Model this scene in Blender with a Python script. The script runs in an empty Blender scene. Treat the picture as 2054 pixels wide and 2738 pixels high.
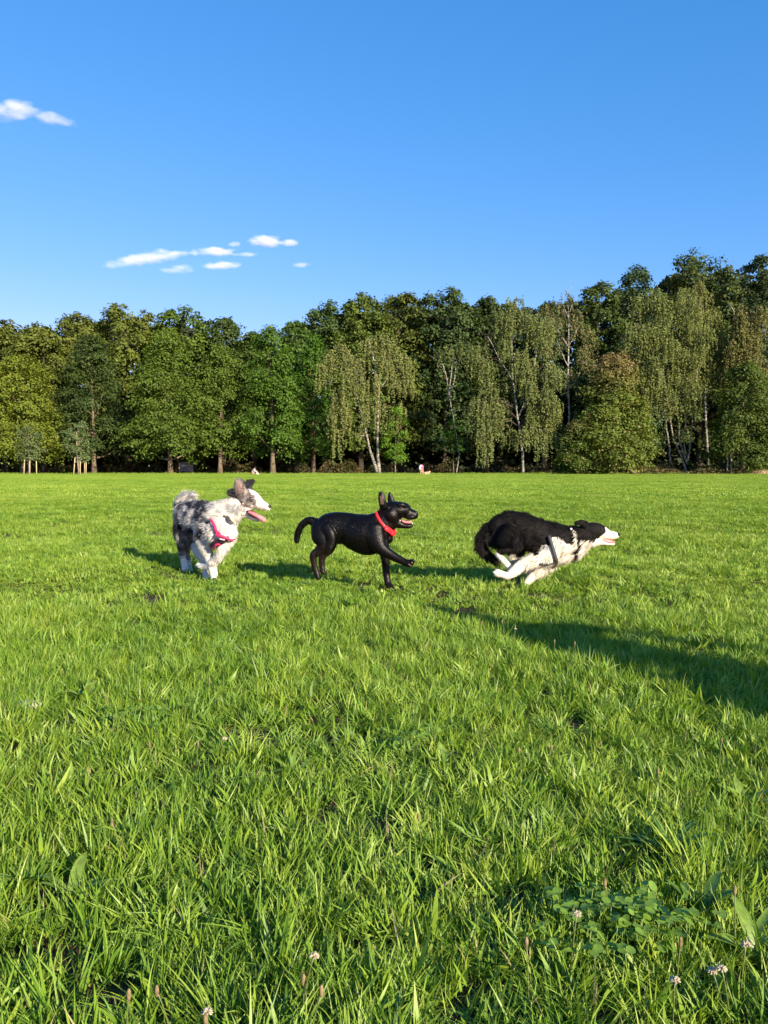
import bpy, math, random
import numpy as np
from mathutils import Vector, Matrix
from mathutils.bvhtree import BVHTree

# ------------------------------------------------------------------ camera, sky, sun
SC = bpy.context.scene
COL = SC.collection
CAM_H = 0.90
F = 2057.0                      # focal length in photo pixels
PITCH = math.radians(3.37)
cd = bpy.data.cameras.new('camera')
cam = bpy.data.objects.new('camera', cd); COL.objects.link(cam)
cd.sensor_fit = 'VERTICAL'; cd.sensor_height = 36.0; cd.lens = F / 2738.0 * 36.0
cd.clip_start = 0.05; cd.clip_end = 9000
cam.location = (0, 0, CAM_H); cam.rotation_euler = (math.pi / 2 - PITCH, 0, 0)
SC.camera = cam

SUN_AZ = math.radians(145.0)    # clockwise from +Y (view direction)
SUN_EL = math.radians(20.0)
world = bpy.data.worlds.new('World'); SC.world = world; world.use_nodes = True
nt = world.node_tree; nt.nodes.clear()
sky = nt.nodes.new('ShaderNodeTexSky'); sky.sky_type = 'NISHITA'; sky.sun_disc = False
sky.sun_elevation = SUN_EL; sky.sun_rotation = SUN_AZ
sky.air_density = 1.0; sky.dust_density = 0.15; sky.ozone_density = 2.0; sky.altitude = 100
hs = nt.nodes.new('ShaderNodeHueSaturation'); hs.inputs['Saturation'].default_value = 1.12
bg = nt.nodes.new('ShaderNodeBackground'); bg.inputs['Strength'].default_value = 0.10
wo = nt.nodes.new('ShaderNodeOutputWorld')
# the phone camera renders blue skies deeper than the model sky: a tone curve for each channel, the same in every direction
sp_ = nt.nodes.new('ShaderNodeSeparateColor'); cb_ = nt.nodes.new('ShaderNodeCombineColor')
nt.links.new(sky.outputs[0], hs.inputs['Color']); nt.links.new(hs.outputs[0], sp_.inputs[0])
for i_, (k_, p_) in enumerate(((.55, 1.27), (1.17, .72), (2.15, .6))):
    a_ = nt.nodes.new('ShaderNodeMath'); a_.operation = 'POWER'; a_.inputs[1].default_value = p_; b_ = nt.nodes.new('ShaderNodeMath'); b_.operation = 'MULTIPLY'; b_.inputs[1].default_value = k_
    nt.links.new(sp_.outputs[i_], a_.inputs[0]); nt.links.new(a_.outputs[0], b_.inputs[0]); nt.links.new(b_.outputs[0], cb_.inputs[i_])
nt.links.new(cb_.outputs[0], bg.inputs[0]); nt.links.new(bg.outputs[0], wo.inputs[0])

sd = bpy.data.lights.new('sun', 'SUN'); sd.energy = 5.0; sd.angle = math.radians(0.55); sd.color = (1.0, 0.86, 0.66)
sun = bpy.data.objects.new('sun', sd); COL.objects.link(sun)
SUN_DIR = Vector((math.sin(SUN_AZ) * math.cos(SUN_EL), math.cos(SUN_AZ) * math.cos(SUN_EL), math.sin(SUN_EL)))
sun.rotation_euler = SUN_DIR.to_track_quat('Z', 'Y').to_euler()
sun.location = SUN_DIR * 30
SC.view_settings.view_transform = 'Standard'; SC.view_settings.look = 'None'
SC.view_settings.gamma = 1.0; SC.view_settings.use_curve_mapping = False
SC.view_settings.exposure = 0.95
SC.cycles.max_bounces = 6; SC.cycles.diffuse_bounces = 3; SC.cycles.glossy_bounces = 2
SC.cycles.transmission_bounces = 3; SC.cycles.transparent_max_bounces = 40
SC.cycles.caustics_reflective = False; SC.cycles.caustics_refractive = False

rng = np.random.default_rng(7)
random.seed(7)

# ------------------------------------------------------------------ helpers
CP, SP = math.cos(PITCH), math.sin(PITCH)
def W(px, py, Y):
    """photo pixel -> world point at world depth Y"""
    X = (px - 1027.0) / F; V = (1369.0 - py) / F
    d = np.array((X, CP + V * SP, V * CP - SP)); t = Y / d[1]
    return np.array((0, 0, CAM_H)) + d * t
def G(px, py):
    """photo pixel -> point on the flat ground"""
    X = (px - 1027.0) / F; V = (1369.0 - py) / F
    d = np.array((X, CP + V * SP, V * CP - SP)); t = -CAM_H / d[2]
    return np.array((0, 0, CAM_H)) + d * t
def project(P):
    P = np.asarray(P, float); q = P - np.array((0, 0, CAM_H))
    fwd = q[..., 1] * CP - q[..., 2] * SP; up = q[..., 1] * SP + q[..., 2] * CP
    return 1027.0 + F * q[..., 0] / fwd, 1369.0 - F * up / fwd

def link(o, parent=None):
    COL.objects.link(o)
    if parent is not None:
        o.parent = parent
        o.matrix_parent_inverse = Matrix.Translation(parent.location).inverted()
    return o
def tag(o, label=None, cat=None, group=None, kind=None):
    if label: o['label'] = label
    if cat: o['category'] = cat
    if group: o['group'] = group
    if kind: o['kind'] = kind
    return o
def thing(name, loc, label, cat, group=None):
    o = bpy.data.objects.new(name, None); o.empty_display_size = 0.1
    o.location = [float(v) for v in loc]; COL.objects.link(o)
    return tag(o, label, cat, group)
def mesh_np(name, V, faces, smooth=True, attrs=None):
    """V (n,3); faces: list of (m,k) int arrays"""
    me = bpy.data.meshes.new(name)
    V = np.asarray(V, np.float32); me.vertices.add(len(V)); me.vertices.foreach_set('co', V.ravel())
    if not isinstance(faces, list): faces = [faces]
    faces = [np.asarray(f, np.int32) for f in faces if len(f)]
    loops = np.concatenate([f.ravel() for f in faces]); tot = np.concatenate([np.full(len(f), f.shape[1], np.int32) for f in faces])
    st = np.concatenate(([0], np.cumsum(tot)[:-1])).astype(np.int32)
    me.loops.add(len(loops)); me.loops.foreach_set('vertex_index', loops)
    me.polygons.add(len(tot)); me.polygons.foreach_set('loop_start', st); me.polygons.foreach_set('loop_total', tot)
    me.polygons.foreach_set('use_smooth', np.full(len(tot), smooth))
    if attrs:
        for k, a in attrs.items():
            a = np.asarray(a, np.float32)
            if a.ndim == 1:
                at = me.attributes.new(k, 'FLOAT', 'POINT'); at.data.foreach_set('value', a)
            else:
                at = me.attributes.new(k, 'FLOAT_COLOR', 'POINT')
                if a.shape[1] == 3: a = np.hstack([a, np.ones((len(a), 1), np.float32)])
                at.data.foreach_set('color', a.ravel())
    me.update(calc_edges=True); me.validate()
    return me
def part(name, me, mats, parent=None, label=None):
    o = bpy.data.objects.new(name, me)
    for m in (mats if isinstance(mats, (list, tuple)) else [mats]): 
        if m and len(me.materials) < (len(mats) if isinstance(mats, (list, tuple)) else 1): me.materials.append(m)
    link(o, parent)
    if label: o['label'] = label
    return o
def nrm(v):
    v = np.asarray(v, float); return v / np.maximum(np.linalg.norm(v, axis=-1, keepdims=True), 1e-9)

class MB:
    def __init__(s): s.V = []; s.Q = []; s.T = []; s.n = 0
    def add(s, V, Q=None, T=None):
        s.V.append(np.asarray(V, float))
        if Q is not None and len(Q): s.Q.append(np.asarray(Q) + s.n)
        if T is not None and len(T): s.T.append(np.asarray(T) + s.n)
        s.n += len(V)
    def mesh(s, name, smooth=True):
        fs = []
        if s.Q: fs.append(np.vstack(s.Q))
        if s.T: fs.append(np.vstack(s.T))
        return mesh_np(name, np.vstack(s.V), fs, smooth)
    def tube(s, P, R, k=7, cap=True):
        P = np.asarray(P, float); n = len(P); R = np.broadcast_to(np.asarray(R, float), (n,))
        T = nrm(np.gradient(P, axis=0)); ref = np.array((0.13, 0.21, 0.97)) if abs(T[:, 2]).mean() < .8 else np.array((0.97, .2, .1))
        A = nrm(np.cross(T, ref)); B = np.cross(T, A)
        th = np.arange(k) / k * 2 * math.pi
        V = P[:, None] + R[:, None, None] * (np.cos(th)[None, :, None] * A[:, None] + np.sin(th)[None, :, None] * B[:, None])
        i = np.arange(n - 1)[:, None] * k; j = np.arange(k)[None]; j2 = (j + 1) % k
        Q = np.stack([i + j, i + j2, i + k + j2, i + k + j], -1).reshape(-1, 4)
        V = V.reshape(-1, 3)
        if cap:
            V = np.vstack([V, P[:1], P[-1:]]); a = n * k; b = a + 1; jj = np.arange(k); q = (jj + 1) % k
            T_ = np.vstack([np.stack([np.full(k, a), q, jj], 1), np.stack([np.full(k, b), (n - 1) * k + jj, (n - 1) * k + q], 1)])
            s.add(V, Q, T_)
        else: s.add(V, Q)
    def box(s, c, h, rz=0.0, ry=0.0):
        v = np.array([(x, y, z) for x in (-1, 1) for y in (-1, 1) for z in (-1, 1)], float) * np.asarray(h)
        if ry:
            R = np.array(((math.cos(ry), 0, math.sin(ry)), (0, 1, 0), (-math.sin(ry), 0, math.cos(ry)))); v = v @ R.T
        if rz:
            R = np.array(((math.cos(rz), -math.sin(rz), 0), (math.sin(rz), math.cos(rz), 0), (0, 0, 1))); v = v @ R.T
        s.add(v + np.asarray(c), [(0, 1, 3, 2), (4, 6, 7, 5), (0, 4, 5, 1), (2, 3, 7, 6), (0, 2, 6, 4), (1, 5, 7, 3)])
    def ball(s, c, r, nu=12, nv=8):
        r = np.broadcast_to(np.asarray(r, float), (3,)); V = []
        for i in range(1, nv):
            ph = math.pi * i / nv
            for j in range(nu):
                th = 2 * math.pi * j / nu; V.append((math.sin(ph) * math.cos(th), math.sin(ph) * math.sin(th), math.cos(ph)))
        V += [(0, 0, 1), (0, 0, -1)]; Q = []; T = []
        for i in range(nv - 2):
            for j in range(nu): Q.append((i * nu + j, (i + 1) * nu + j, (i + 1) * nu + (j + 1) % nu, i * nu + (j + 1) % nu))
        a = (nv - 1) * nu
        for j in range(nu): T.append((a, j, (j + 1) % nu)); T.append((a + 1, (nv - 2) * nu + (j + 1) % nu, (nv - 2) * nu + j))
        s.add(np.array(V) * r + np.asarray(c), Q, T)

# ------------------------------------------------------------------ materials
def new_mat(name):
    m = bpy.data.materials.new(name); m.use_nodes = True; m.node_tree.nodes.clear(); return m, m.node_tree
def N(t, typ, **kw):
    n = t.nodes.new(typ)
    for k, v in kw.items():
        if k in n.inputs: n.inputs[k].default_value = v
        else: setattr(n, k, v)
    return n
def noise(t, scale, detail=3, rough=.55, coord='Object', vec=None):
    tc = t.nodes.new('ShaderNodeTexCoord'); n = N(t, 'ShaderNodeTexNoise'); n.inputs['Scale'].default_value = scale
    n.inputs['Detail'].default_value = detail; n.inputs['Roughness'].default_value = rough
    t.links.new(vec if vec else tc.outputs[coord], n.inputs['Vector']); return n
def ramp(t, fac, stops):
    r = t.nodes.new('ShaderNodeValToRGB'); e = r.color_ramp.elements
    while len(e) > 1: e.remove(e[-1])
    e[0].position = stops[0][0]; e[0].color = (*stops[0][1], 1)
    for p, c in stops[1:]:
        x = e.new(p); x.color = (*c, 1)
    t.links.new(fac, r.inputs[0]); return r
def simple(name, col, rough=.7, var=.25, scale=20, bump=0.0, spec=.3):
    m, t = new_mat(name)
    b = N(t, 'ShaderNodeBsdfPrincipled'); b.inputs['Roughness'].default_value = rough; b.inputs['Specular IOR Level'].default_value = spec
    n = noise(t, scale); lo = tuple(c * (1 - var) for c in col); hi = tuple(min(1, c * (1 + var)) for c in col)
    r = ramp(t, n.outputs['Fac'], [(.3, lo), (.7, hi)]); t.links.new(r.outputs[0], b.inputs['Base Color'])
    if bump:
        bp = N(t, 'ShaderNodeBump', Strength=bump, Distance=.01); t.links.new(n.outputs['Fac'], bp.inputs['Height']); t.links.new(bp.outputs[0], b.inputs['Normal'])
    o = N(t, 'ShaderNodeOutputMaterial'); t.links.new(b.outputs[0], o.inputs[0]); return m

def leafy_output(t, color, transl=.35, gloss=.05, grough=.45):
    d = N(t, 'ShaderNodeBsdfDiffuse'); tr = N(t, 'ShaderNodeBsdfTranslucent'); g = N(t, 'ShaderNodeBsdfGlossy', Roughness=grough)
    t.links.new(color, d.inputs[0])
    hs = N(t, 'ShaderNodeHueSaturation', Hue=.485, Saturation=1.15, Value=1.1); t.links.new(color, hs.inputs['Color']); t.links.new(hs.outputs[0], tr.inputs[0])
    m1 = N(t, 'ShaderNodeMixShader', Fac=transl); t.links.new(d.outputs[0], m1.inputs[1]); t.links.new(tr.outputs[0], m1.inputs[2])
    m2 = N(t, 'ShaderNodeMixShader', Fac=gloss); t.links.new(m1.outputs[0], m2.inputs[1]); t.links.new(g.outputs[0], m2.inputs[2])
    o = N(t, 'ShaderNodeOutputMaterial'); t.links.new(m2.outputs[0], o.inputs[0])

# tree foliage: tint from the object's own colour, per-leaf tone, autumn browning
def mat_foliage():
    m, t = new_mat('foliage')
    oi = N(t, 'ShaderNodeObjectInfo'); at = N(t, 'ShaderNodeAttribute', attribute_name='tone'); au = N(t, 'ShaderNodeAttribute', attribute_name='autumn')
    r = ramp(t, at.outputs['Fac'], [(0, (.62, .66, .60)), (.5, (1, 1, 1)), (.93, (1.16, 1.12, 1.0)), (1, (1.3, 1.2, .95))])
    mx = N(t, 'ShaderNodeMix', data_type='RGBA', blend_type='MULTIPLY'); mx.inputs['Factor'].default_value = 1
    t.links.new(oi.outputs['Color'], mx.inputs['A']); t.links.new(r.outputs[0], mx.inputs['B'])
    m2 = N(t, 'ShaderNodeMix', data_type='RGBA'); t.links.new(au.outputs['Fac'], m2.inputs['Factor']); t.links.new(mx.outputs['Result'], m2.inputs['A'])
    m2.inputs['B'].default_value = (.30, .185, .095, 1)
    leafy_output(t, m2.outputs['Result'], .25, .015, .6); return m
M_FOL = mat_foliage()

def mat_grass():
    m, t = new_mat('grass_blades')
    at = N(t, 'ShaderNodeAttribute', attribute_name='tone'); oi = N(t, 'ShaderNodeObjectInfo')
    geo = N(t, 'ShaderNodeNewGeometry')
    n1 = noise(t, .55, 4, .6, vec=geo.outputs['Position']); n2 = noise(t, 3.5, 3, .6, vec=geo.outputs['Position']); n0 = noise(t, .11, 3, .6, vec=geo.outputs['Position'])
    a = N(t, 'ShaderNodeMath', operation='MULTIPLY_ADD'); a.inputs[1].default_value = .38; t.links.new(n1.outputs['Fac'], a.inputs[0])
    b = N(t, 'ShaderNodeMath', operation='MULTIPLY_ADD'); b.inputs[1].default_value = .30; t.links.new(n2.outputs['Fac'], b.inputs[0])
    c = N(t, 'ShaderNodeMath', operation='MULTIPLY_ADD'); c.inputs[1].default_value = .22; c.inputs[2].default_value = -.17; t.links.new(oi.outputs['Random'], c.inputs[0])
    d = N(t, 'ShaderNodeMath', operation='MULTIPLY_ADD'); d.inputs[1].default_value = .42; t.links.new(at.outputs['Fac'], d.inputs[0])
    z_ = N(t, 'ShaderNodeMath', operation='MULTIPLY_ADD'); z_.inputs[1].default_value = .45; z_.inputs[2].default_value = -.225; t.links.new(n0.outputs['Fac'], z_.inputs[0])
    y_ = N(t, 'ShaderNodeMath', operation='ADD'); t.links.new(c.outputs[0], y_.inputs[0]); t.links.new(z_.outputs[0], y_.inputs[1])
    t.links.new(y_.outputs[0], b.inputs[2]); t.links.new(b.outputs[0], a.inputs[2]); t.links.new(a.outputs[0], d.inputs[2])
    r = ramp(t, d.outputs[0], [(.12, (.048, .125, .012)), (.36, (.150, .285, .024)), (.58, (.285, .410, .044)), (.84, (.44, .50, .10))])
    # straw blades: tone above 1
    g = N(t, 'ShaderNodeMath', operation='GREATER_THAN'); g.inputs[1].default_value = 1.5; t.links.new(at.outputs['Fac'], g.inputs[0])
    mx = N(t, 'ShaderNodeMix', data_type='RGBA'); t.links.new(g.outputs[0], mx.inputs['Factor']); t.links.new(r.outputs[0], mx.inputs['A']); mx.inputs['B'].default_value = (.40, .34, .15, 1)
    leafy_output(t, mx.outputs['Result'], .30, .035, .5); return m
M_GRASS = mat_grass()

def mat_ground():
    m, t = new_mat('meadow_ground')
    geo = N(t, 'ShaderNodeNewGeometry'); P = geo.outputs['Position']
    sep = N(t, 'ShaderNodeSeparateXYZ'); t.links.new(P, sep.inputs[0])
    n1 = noise(t, .35, 5, .6, vec=P); n2 = noise(t, 18, 4, .7, vec=P)
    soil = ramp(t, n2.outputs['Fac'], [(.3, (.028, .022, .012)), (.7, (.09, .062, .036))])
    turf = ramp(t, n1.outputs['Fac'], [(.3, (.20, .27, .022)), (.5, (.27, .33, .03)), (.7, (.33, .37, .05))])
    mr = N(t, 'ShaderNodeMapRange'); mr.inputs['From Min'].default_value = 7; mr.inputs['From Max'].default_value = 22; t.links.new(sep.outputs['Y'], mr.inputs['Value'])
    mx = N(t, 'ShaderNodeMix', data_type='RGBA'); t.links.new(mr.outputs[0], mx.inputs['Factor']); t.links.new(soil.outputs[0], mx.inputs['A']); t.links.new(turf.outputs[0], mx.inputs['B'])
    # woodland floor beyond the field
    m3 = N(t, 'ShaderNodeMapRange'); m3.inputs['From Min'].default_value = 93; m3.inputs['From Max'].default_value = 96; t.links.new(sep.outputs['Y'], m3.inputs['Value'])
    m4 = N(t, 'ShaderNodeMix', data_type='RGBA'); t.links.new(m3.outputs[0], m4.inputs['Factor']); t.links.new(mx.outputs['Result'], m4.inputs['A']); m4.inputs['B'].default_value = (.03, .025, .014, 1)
    b = N(t, 'ShaderNodeBsdfPrincipled', Roughness=.95); b.inputs['Specular IOR Level'].default_value = .1
    t.links.new(m4.outputs['Result'], b.inputs['Base Color'])
    bp = N(t, 'ShaderNodeBump', Strength=.8, Distance=.02); t.links.new(n2.outputs['Fac'], bp.inputs['Height']); t.links.new(bp.outputs[0], b.inputs['Normal'])
    o = N(t, 'ShaderNodeOutputMaterial'); t.links.new(b.outputs[0], o.inputs[0]); return m
M_GROUND = mat_ground()
M_BARK = simple('bark', (.17, .13, .085), .9, .4, 6, .5)
M_DARKBARK = simple('dark_bark', (.07, .055, .04), .9, .4, 6, .5)
def mat_birch():
    m, t = new_mat('birch_bark')
    tc = N(t, 'ShaderNodeTexCoord'); mp = N(t, 'ShaderNodeMapping'); mp.inputs['Scale'].default_value = (1.5, 1.5, 3.2)
    t.links.new(tc.outputs['Object'], mp.inputs[0]); n = noise(t, 1.6, 5, .65, vec=mp.outputs[0])
    r = ramp(t, n.outputs['Fac'], [(.38, (.035, .03, .025)), (.48, (.20, .18, .15)), (.60, (.40, .37, .31)), (.8, (.55, .51, .45))])
    b = N(t, 'ShaderNodeBsdfPrincipled', Roughness=.75); t.links.new(r.outputs[0], b.inputs['Base Color'])
    o = N(t, 'ShaderNodeOutputMaterial'); t.links.new(b.outputs[0], o.inputs[0]); return m
M_BIRCH = mat_birch()
M_POST = simple('pale_timber', (.60, .48, .31), .8, .15, 12)

# ------------------------------------------------------------------ ground
def gz(x, y):
    """gentle unevenness of the meadow"""
    x = np.asarray(x, float); y = np.asarray(y, float)
    f = np.clip(1 - (y - 14) / 20, 0, 1)
    return f * (.016 * np.sin(1.9 * x + .7 * y + 1) + .014 * np.sin(2.7 * y - 1.1 * x) + .010 * np.sin(4.9 * x + 3.1 * y))
def build_ground():
    ys = np.concatenate([np.arange(-6, 16, .2), np.arange(16, 60, 2), np.array([60, 80, 100, 150, 250, 500, 1000, 2000, 4000])])
    xs = np.concatenate([[-3000, -1000, -300, -100, -40, -20], np.arange(-9, 9.1, .2), [20, 40, 100, 300, 1000, 3000]])
    X, Y = np.meshgrid(xs, ys); Z = gz(X, Y) * (np.abs(X) < 9.2)
    V = np.stack([X, Y, Z], -1).reshape(-1, 3); nx = len(xs); i = np.arange(len(ys) - 1)[:, None] * nx; j = np.arange(nx - 1)[None]
    Q = np.stack([i + j, i + j + 1, i + nx + j + 1, i + nx + j], -1).reshape(-1, 4)
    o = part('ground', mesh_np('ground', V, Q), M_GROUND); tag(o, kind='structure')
build_ground()

# ------------------------------------------------------------------ clouds
def mat_cloud():
    m, t = new_mat('cloud_vapour')
    tc = N(t, 'ShaderNodeTexCoord'); oi = N(t, 'ShaderNodeObjectInfo')
    ln = N(t, 'ShaderNodeVectorMath', operation='DOT_PRODUCT'); t.links.new(tc.outputs['Object'], ln.inputs[0]); t.links.new(tc.outputs['Object'], ln.inputs[1])
    # noise in metres, stretched sideways, different for each cloud
    geo = N(t, 'ShaderNodeNewGeometry'); mp = N(t, 'ShaderNodeMapping'); mp.inputs['Scale'].default_value = (.030, .030, .075); t.links.new(geo.outputs['Position'], mp.inputs[0])
    n = noise(t, 1.0, 5, .62, vec=mp.outputs[0])
    a = N(t, 'ShaderNodeMath', operation='MULTIPLY_ADD'); a.inputs[1].default_value = 3.6; a.inputs[2].default_value = -.98; t.links.new(n.outputs['Fac'], a.inputs[0])
    b = N(t, 'ShaderNodeMath', operation='SUBTRACT'); t.links.new(a.outputs[0], b.inputs[0]); 
    k = N(t, 'ShaderNodeMath', operation='MULTIPLY'); k.inputs[1].default_value = 1.35; t.links.new(ln.outputs['Value'], k.inputs[0]); t.links.new(k.outputs[0], b.inputs[1])
    c = N(t, 'ShaderNodeClamp'); t.links.new(b.outputs[0], c.inputs[0]); d = N(t, 'ShaderNodeMath', operation='MULTIPLY'); t.links.new(c.outputs[0], d.inputs[0]); t.links.new(oi.outputs['Alpha'], d.inputs[1])
    v = N(t, 'ShaderNodeVolumeScatter'); v.inputs['Color'].default_value = (1, 1, 1, 1); v.inputs['Anisotropy'].default_value = -.32; t.links.new(d.outputs[0], v.inputs['Density'])
    o = N(t, 'ShaderNodeOutputMaterial'); t.links.new(v.outputs[0], o.inputs['Volume']); return m
M_CLOUD = mat_cloud()
def cloud(label, px, py, w, h, tilt=0., tau=3.5):
    D = 1500.0; mb = MB(); mb.ball((0, 0, 0), 1, 24, 14); m = D / F; dep = h * m * 1.1
    o = part('cloud', mb.mesh('cloud'), M_CLOUD); o.location = W(px, py, D); o.scale = (w * .57 * m, dep, h * .52 * m); o.rotation_euler = (0, -math.radians(tilt), 0); o.color = (1, 1, 1, .62 * tau / (2 * dep))
    tag(o, label, 'cloud', 'small clouds in the blue sky')
SC.cycles.volume_bounces = 3
cloud('white wispy cloud cut by the left edge, high in the sky', 35, 296, 150, 52, 6, 3.2)
cloud('faint trailing wisp right of the high cloud at the left edge', 145, 320, 120, 34, -8, 1.7)
cloud('long thin cloud sloping up to the right, leftmost of the low row', 390, 691, 260, 36, 9, 3.0)
cloud('flat wispy cloud in the middle of the low cloud row', 572, 673, 150, 26, 1, 3.0)
cloud('thin flat wisp right of the middle of the low cloud row', 650, 680, 90, 15, -1, 2.0)
cloud('short flat bottomed cloud below the middle of the low row', 590, 709, 115, 26, 2, 3.4)
cloud('faint smudge of cloud under the long sloping cloud', 475, 720, 100, 26, 2, 1.4)
cloud('tiny round puff of cloud left of the brightest cloud', 627, 654, 44, 20, 0, 3.2)
cloud('brightest humped white cloud at the right end of the row', 712, 648, 100, 36, 0, 4.5)
cloud('thin pale tail of cloud right of the brightest humped cloud', 775, 648, 70, 22, 0, 3.0)
cloud('tiny lone cloud farthest to the right, lower than the rest', 810, 708, 56, 18, 0, 3.0)

# ------------------------------------------------------------------ trees
def leaf_cards(C, Nn, S, tone, autumn=None, aspect=.62, name='crown'):
    n = len(C); r = rng.normal(size=(n, 3)); A = nrm(np.cross(Nn, r)); B = np.cross(Nn, A)
    S = S[:, None]
    V = np.stack([C + A * S, C + B * S * aspect + Nn * S * .18, C - A * S, C - B * S * aspect + Nn * S * .18], 1).reshape(-1, 3)
    Q = np.arange(4 * n).reshape(-1, 4)
    at = {'tone': np.repeat(tone, 4)}
    at['autumn'] = np.repeat(autumn if autumn is not None else np.zeros(n), 4)
    return mesh_np(name, V, Q, True, at)
def profile(kind, t):
    if kind == 'round': return np.where(t < .55, .80 + .2 * np.sin(t / .55 * 1.57), np.sqrt(np.clip(1 - ((t - .55) / .47) ** 2, 0, 1)))
    if kind == 'egg': return np.clip(1 - t, 0, 1) ** .42 * (.45 + t) ** .3 * 1.08
    if kind == 'skirt': return np.clip(1.02 - t, 0, 1) ** .4 * (.9 + .1 * np.sin(t * 5))
    if kind == 'column': return np.clip(np.sin(np.pi * np.clip(t * .8 + .16, 0, 1)), 0, 1) ** .5
    return np.ones_like(t)
def broad_crown(h, z0, R, kind='round', n_lobe=26, leaves=15000, leaf=.20, lobe_k=.40, flat=.55, autumn_top=0.0, seed=0, front=True):
    g = np.random.default_rng(seed); lobes = []
    for i in range(n_lobe):
        t = (i + g.uniform(.1, .9)) / n_lobe; r = R * profile(kind, np.array(t)) ; ang = i * 2.399 + g.uniform(-.5, .5)
        lr = R * lobe_k * g.uniform(.75, 1.25) * (.65 + .35 * (1 - t))
        rr = max(0, r - lr * .75) * g.uniform(.75, 1.12)
        z = z0 + t * (h - z0); z = min(z, h - lr * .55); z = max(z, z0 + lr * .35)
        lobes.append((rr * math.cos(ang), rr * math.sin(ang), z, lr, lr * g.uniform(.62, .85)))
    L = np.array(lobes); 
    ncl = max(60, leaves // 36); w = L[:, 3] ** 2; idx = g.choice(n_lobe, ncl, p=w / w.sum())
    d = g.normal(size=(ncl, 3)); d[:, 2] = d[:, 2] + .35
    # favour directions away from the trunk axis
    out = nrm(np.c_[L[idx, 0], L[idx, 1], np.zeros(ncl)]); d = nrm(nrm(d) + out * .45)
    rad = g.uniform(.62, 1.05, ncl)
    cc = L[idx, :3] + d * np.c_[L[idx, 3], L[idx, 3], L[idx, 4]] * rad[:, None]
    per = leaves // ncl; n = ncl * per; ci = np.repeat(np.arange(ncl), per)
    cr = g.uniform(.60, 1.15, ncl) * (R / 4.5) ** .4; e = g.normal(size=(n, 3)) * .5
    e[:, 2] = e[:, 2] * flat
    P = cc[ci] + e * cr[ci][:, None]
    # clumps droop outward
    P[:, 2] -= (np.hypot(e[:, 0], e[:, 1]) ** 2) * cr[ci] * .45
    Nn = nrm(d[ci] * .7 + np.array((0, 0, .55)) + g.normal(size=(n, 3)) * .40)
    tone = np.clip(.45 + g.normal(0, .17, ncl)[ci] + g.normal(0, .2, n), 0, 1)
    S = leaf * g.uniform(.6, 1.25, n)
    au = None
    if autumn_top: 
        tt = (P[:, 2] - z0) / (h - z0); au = np.clip((tt - .62) * 2.6, 0, 1) * autumn_top * g.uniform(.3, 1, n) + (g.random(n) < .04) * .7
        au = np.clip(au, 0, 1)
    return leaf_cards(P, Nn, S, tone, au), L
def limb_mesh(L, h, z0, r0, lean=(0, 0), seed=0, fork=.32, maxl=16):
    g = np.random.default_rng(seed + 99); mb = MB(); top = z0 + (h - z0) * .78
    zz = np.linspace(-.15, top, 9); wob = np.cumsum(g.normal(0, .10, (9, 2)), 0) * (zz / top)[:, None]
    T = np.c_[wob[:, 0] + lean[0] * zz / top, wob[:, 1] + lean[1] * zz / top, zz]; R = r0 * (1 - .82 * (zz / top).clip(0, 1)); R[0] = r0 * 1.45; R[1] *= 1.02
    mb.tube(T, R, 9)
    for k in g.permutation(len(L))[:maxl]:
        l = L[k]; zb = min(max(z0 * .75, l[2] - np.hypot(l[0], l[1]) * g.uniform(.5, .9) - .5), top * .95); fb = zb / top
        b = np.array((np.interp(zb, T[:, 2], T[:, 0]), np.interp(zb, T[:, 2], T[:, 1]), zb)); e = l[:3]
        s = np.linspace(0, 1, 5)[:, None]; p = b + (e - b) * s; p[:, 2] += -np.sin(s[:, 0] * 3.14) * .25 * np.hypot(*(e - b)[:2]) * .5; p[1:-1] += g.normal(0, .12, (3, 3))
        rr = r0 * (1 - .8 * fb) * .55; mb.tube(p, np.linspace(rr, rr * .25, 5), 6)
    return mb.mesh('trunk')
PROTO = {}
def tree(name, px, dist, top_px, half_w_px, label, col, kind='round', z0=2.6, seed=1, leaves=15000, leaf=.19, group=None, autumn=0., bark=None, r0=None, lean=(0, 0), lobes=26, flat=.55, lobe_k=.44):
    base = W(px, 1260, dist); base[2] = 0
    if group == FW: leaves = int(leaves * 1.5); leaf *= .82
    m = dist / F; R = half_w_px * m; h = CAM_H + (1248 - top_px) * m * 1.003
    root = thing(name, base, label, 'tree', group)
    cr, L = broad_crown(h, z0, R, kind, lobes, leaves, leaf, lobe_k, flat, autumn, seed)
    tr = part('trunk', limb_mesh(L, h, z0, r0 or (.10 + h * .011), lean, seed), bark or M_BARK, None)
    cro = part('crown', cr, M_FOL, None); cro.color = (col[0] * .90, col[1] * 1.04, col[2], 1)
    for o in (tr, cro): o.parent = root
    return root

FW = 'broadleaf trees along the edge of the meadow'
BK = 'taller woodland trees behind the front row'
YEL = (.185, .205, .026); MID = (.120, .165, .024); DRK = (.072, .100, .026); OLV = (.140, .150, .028); GRN = (.100, .165, .022); BLU = (.070, .105, .042)
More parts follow.
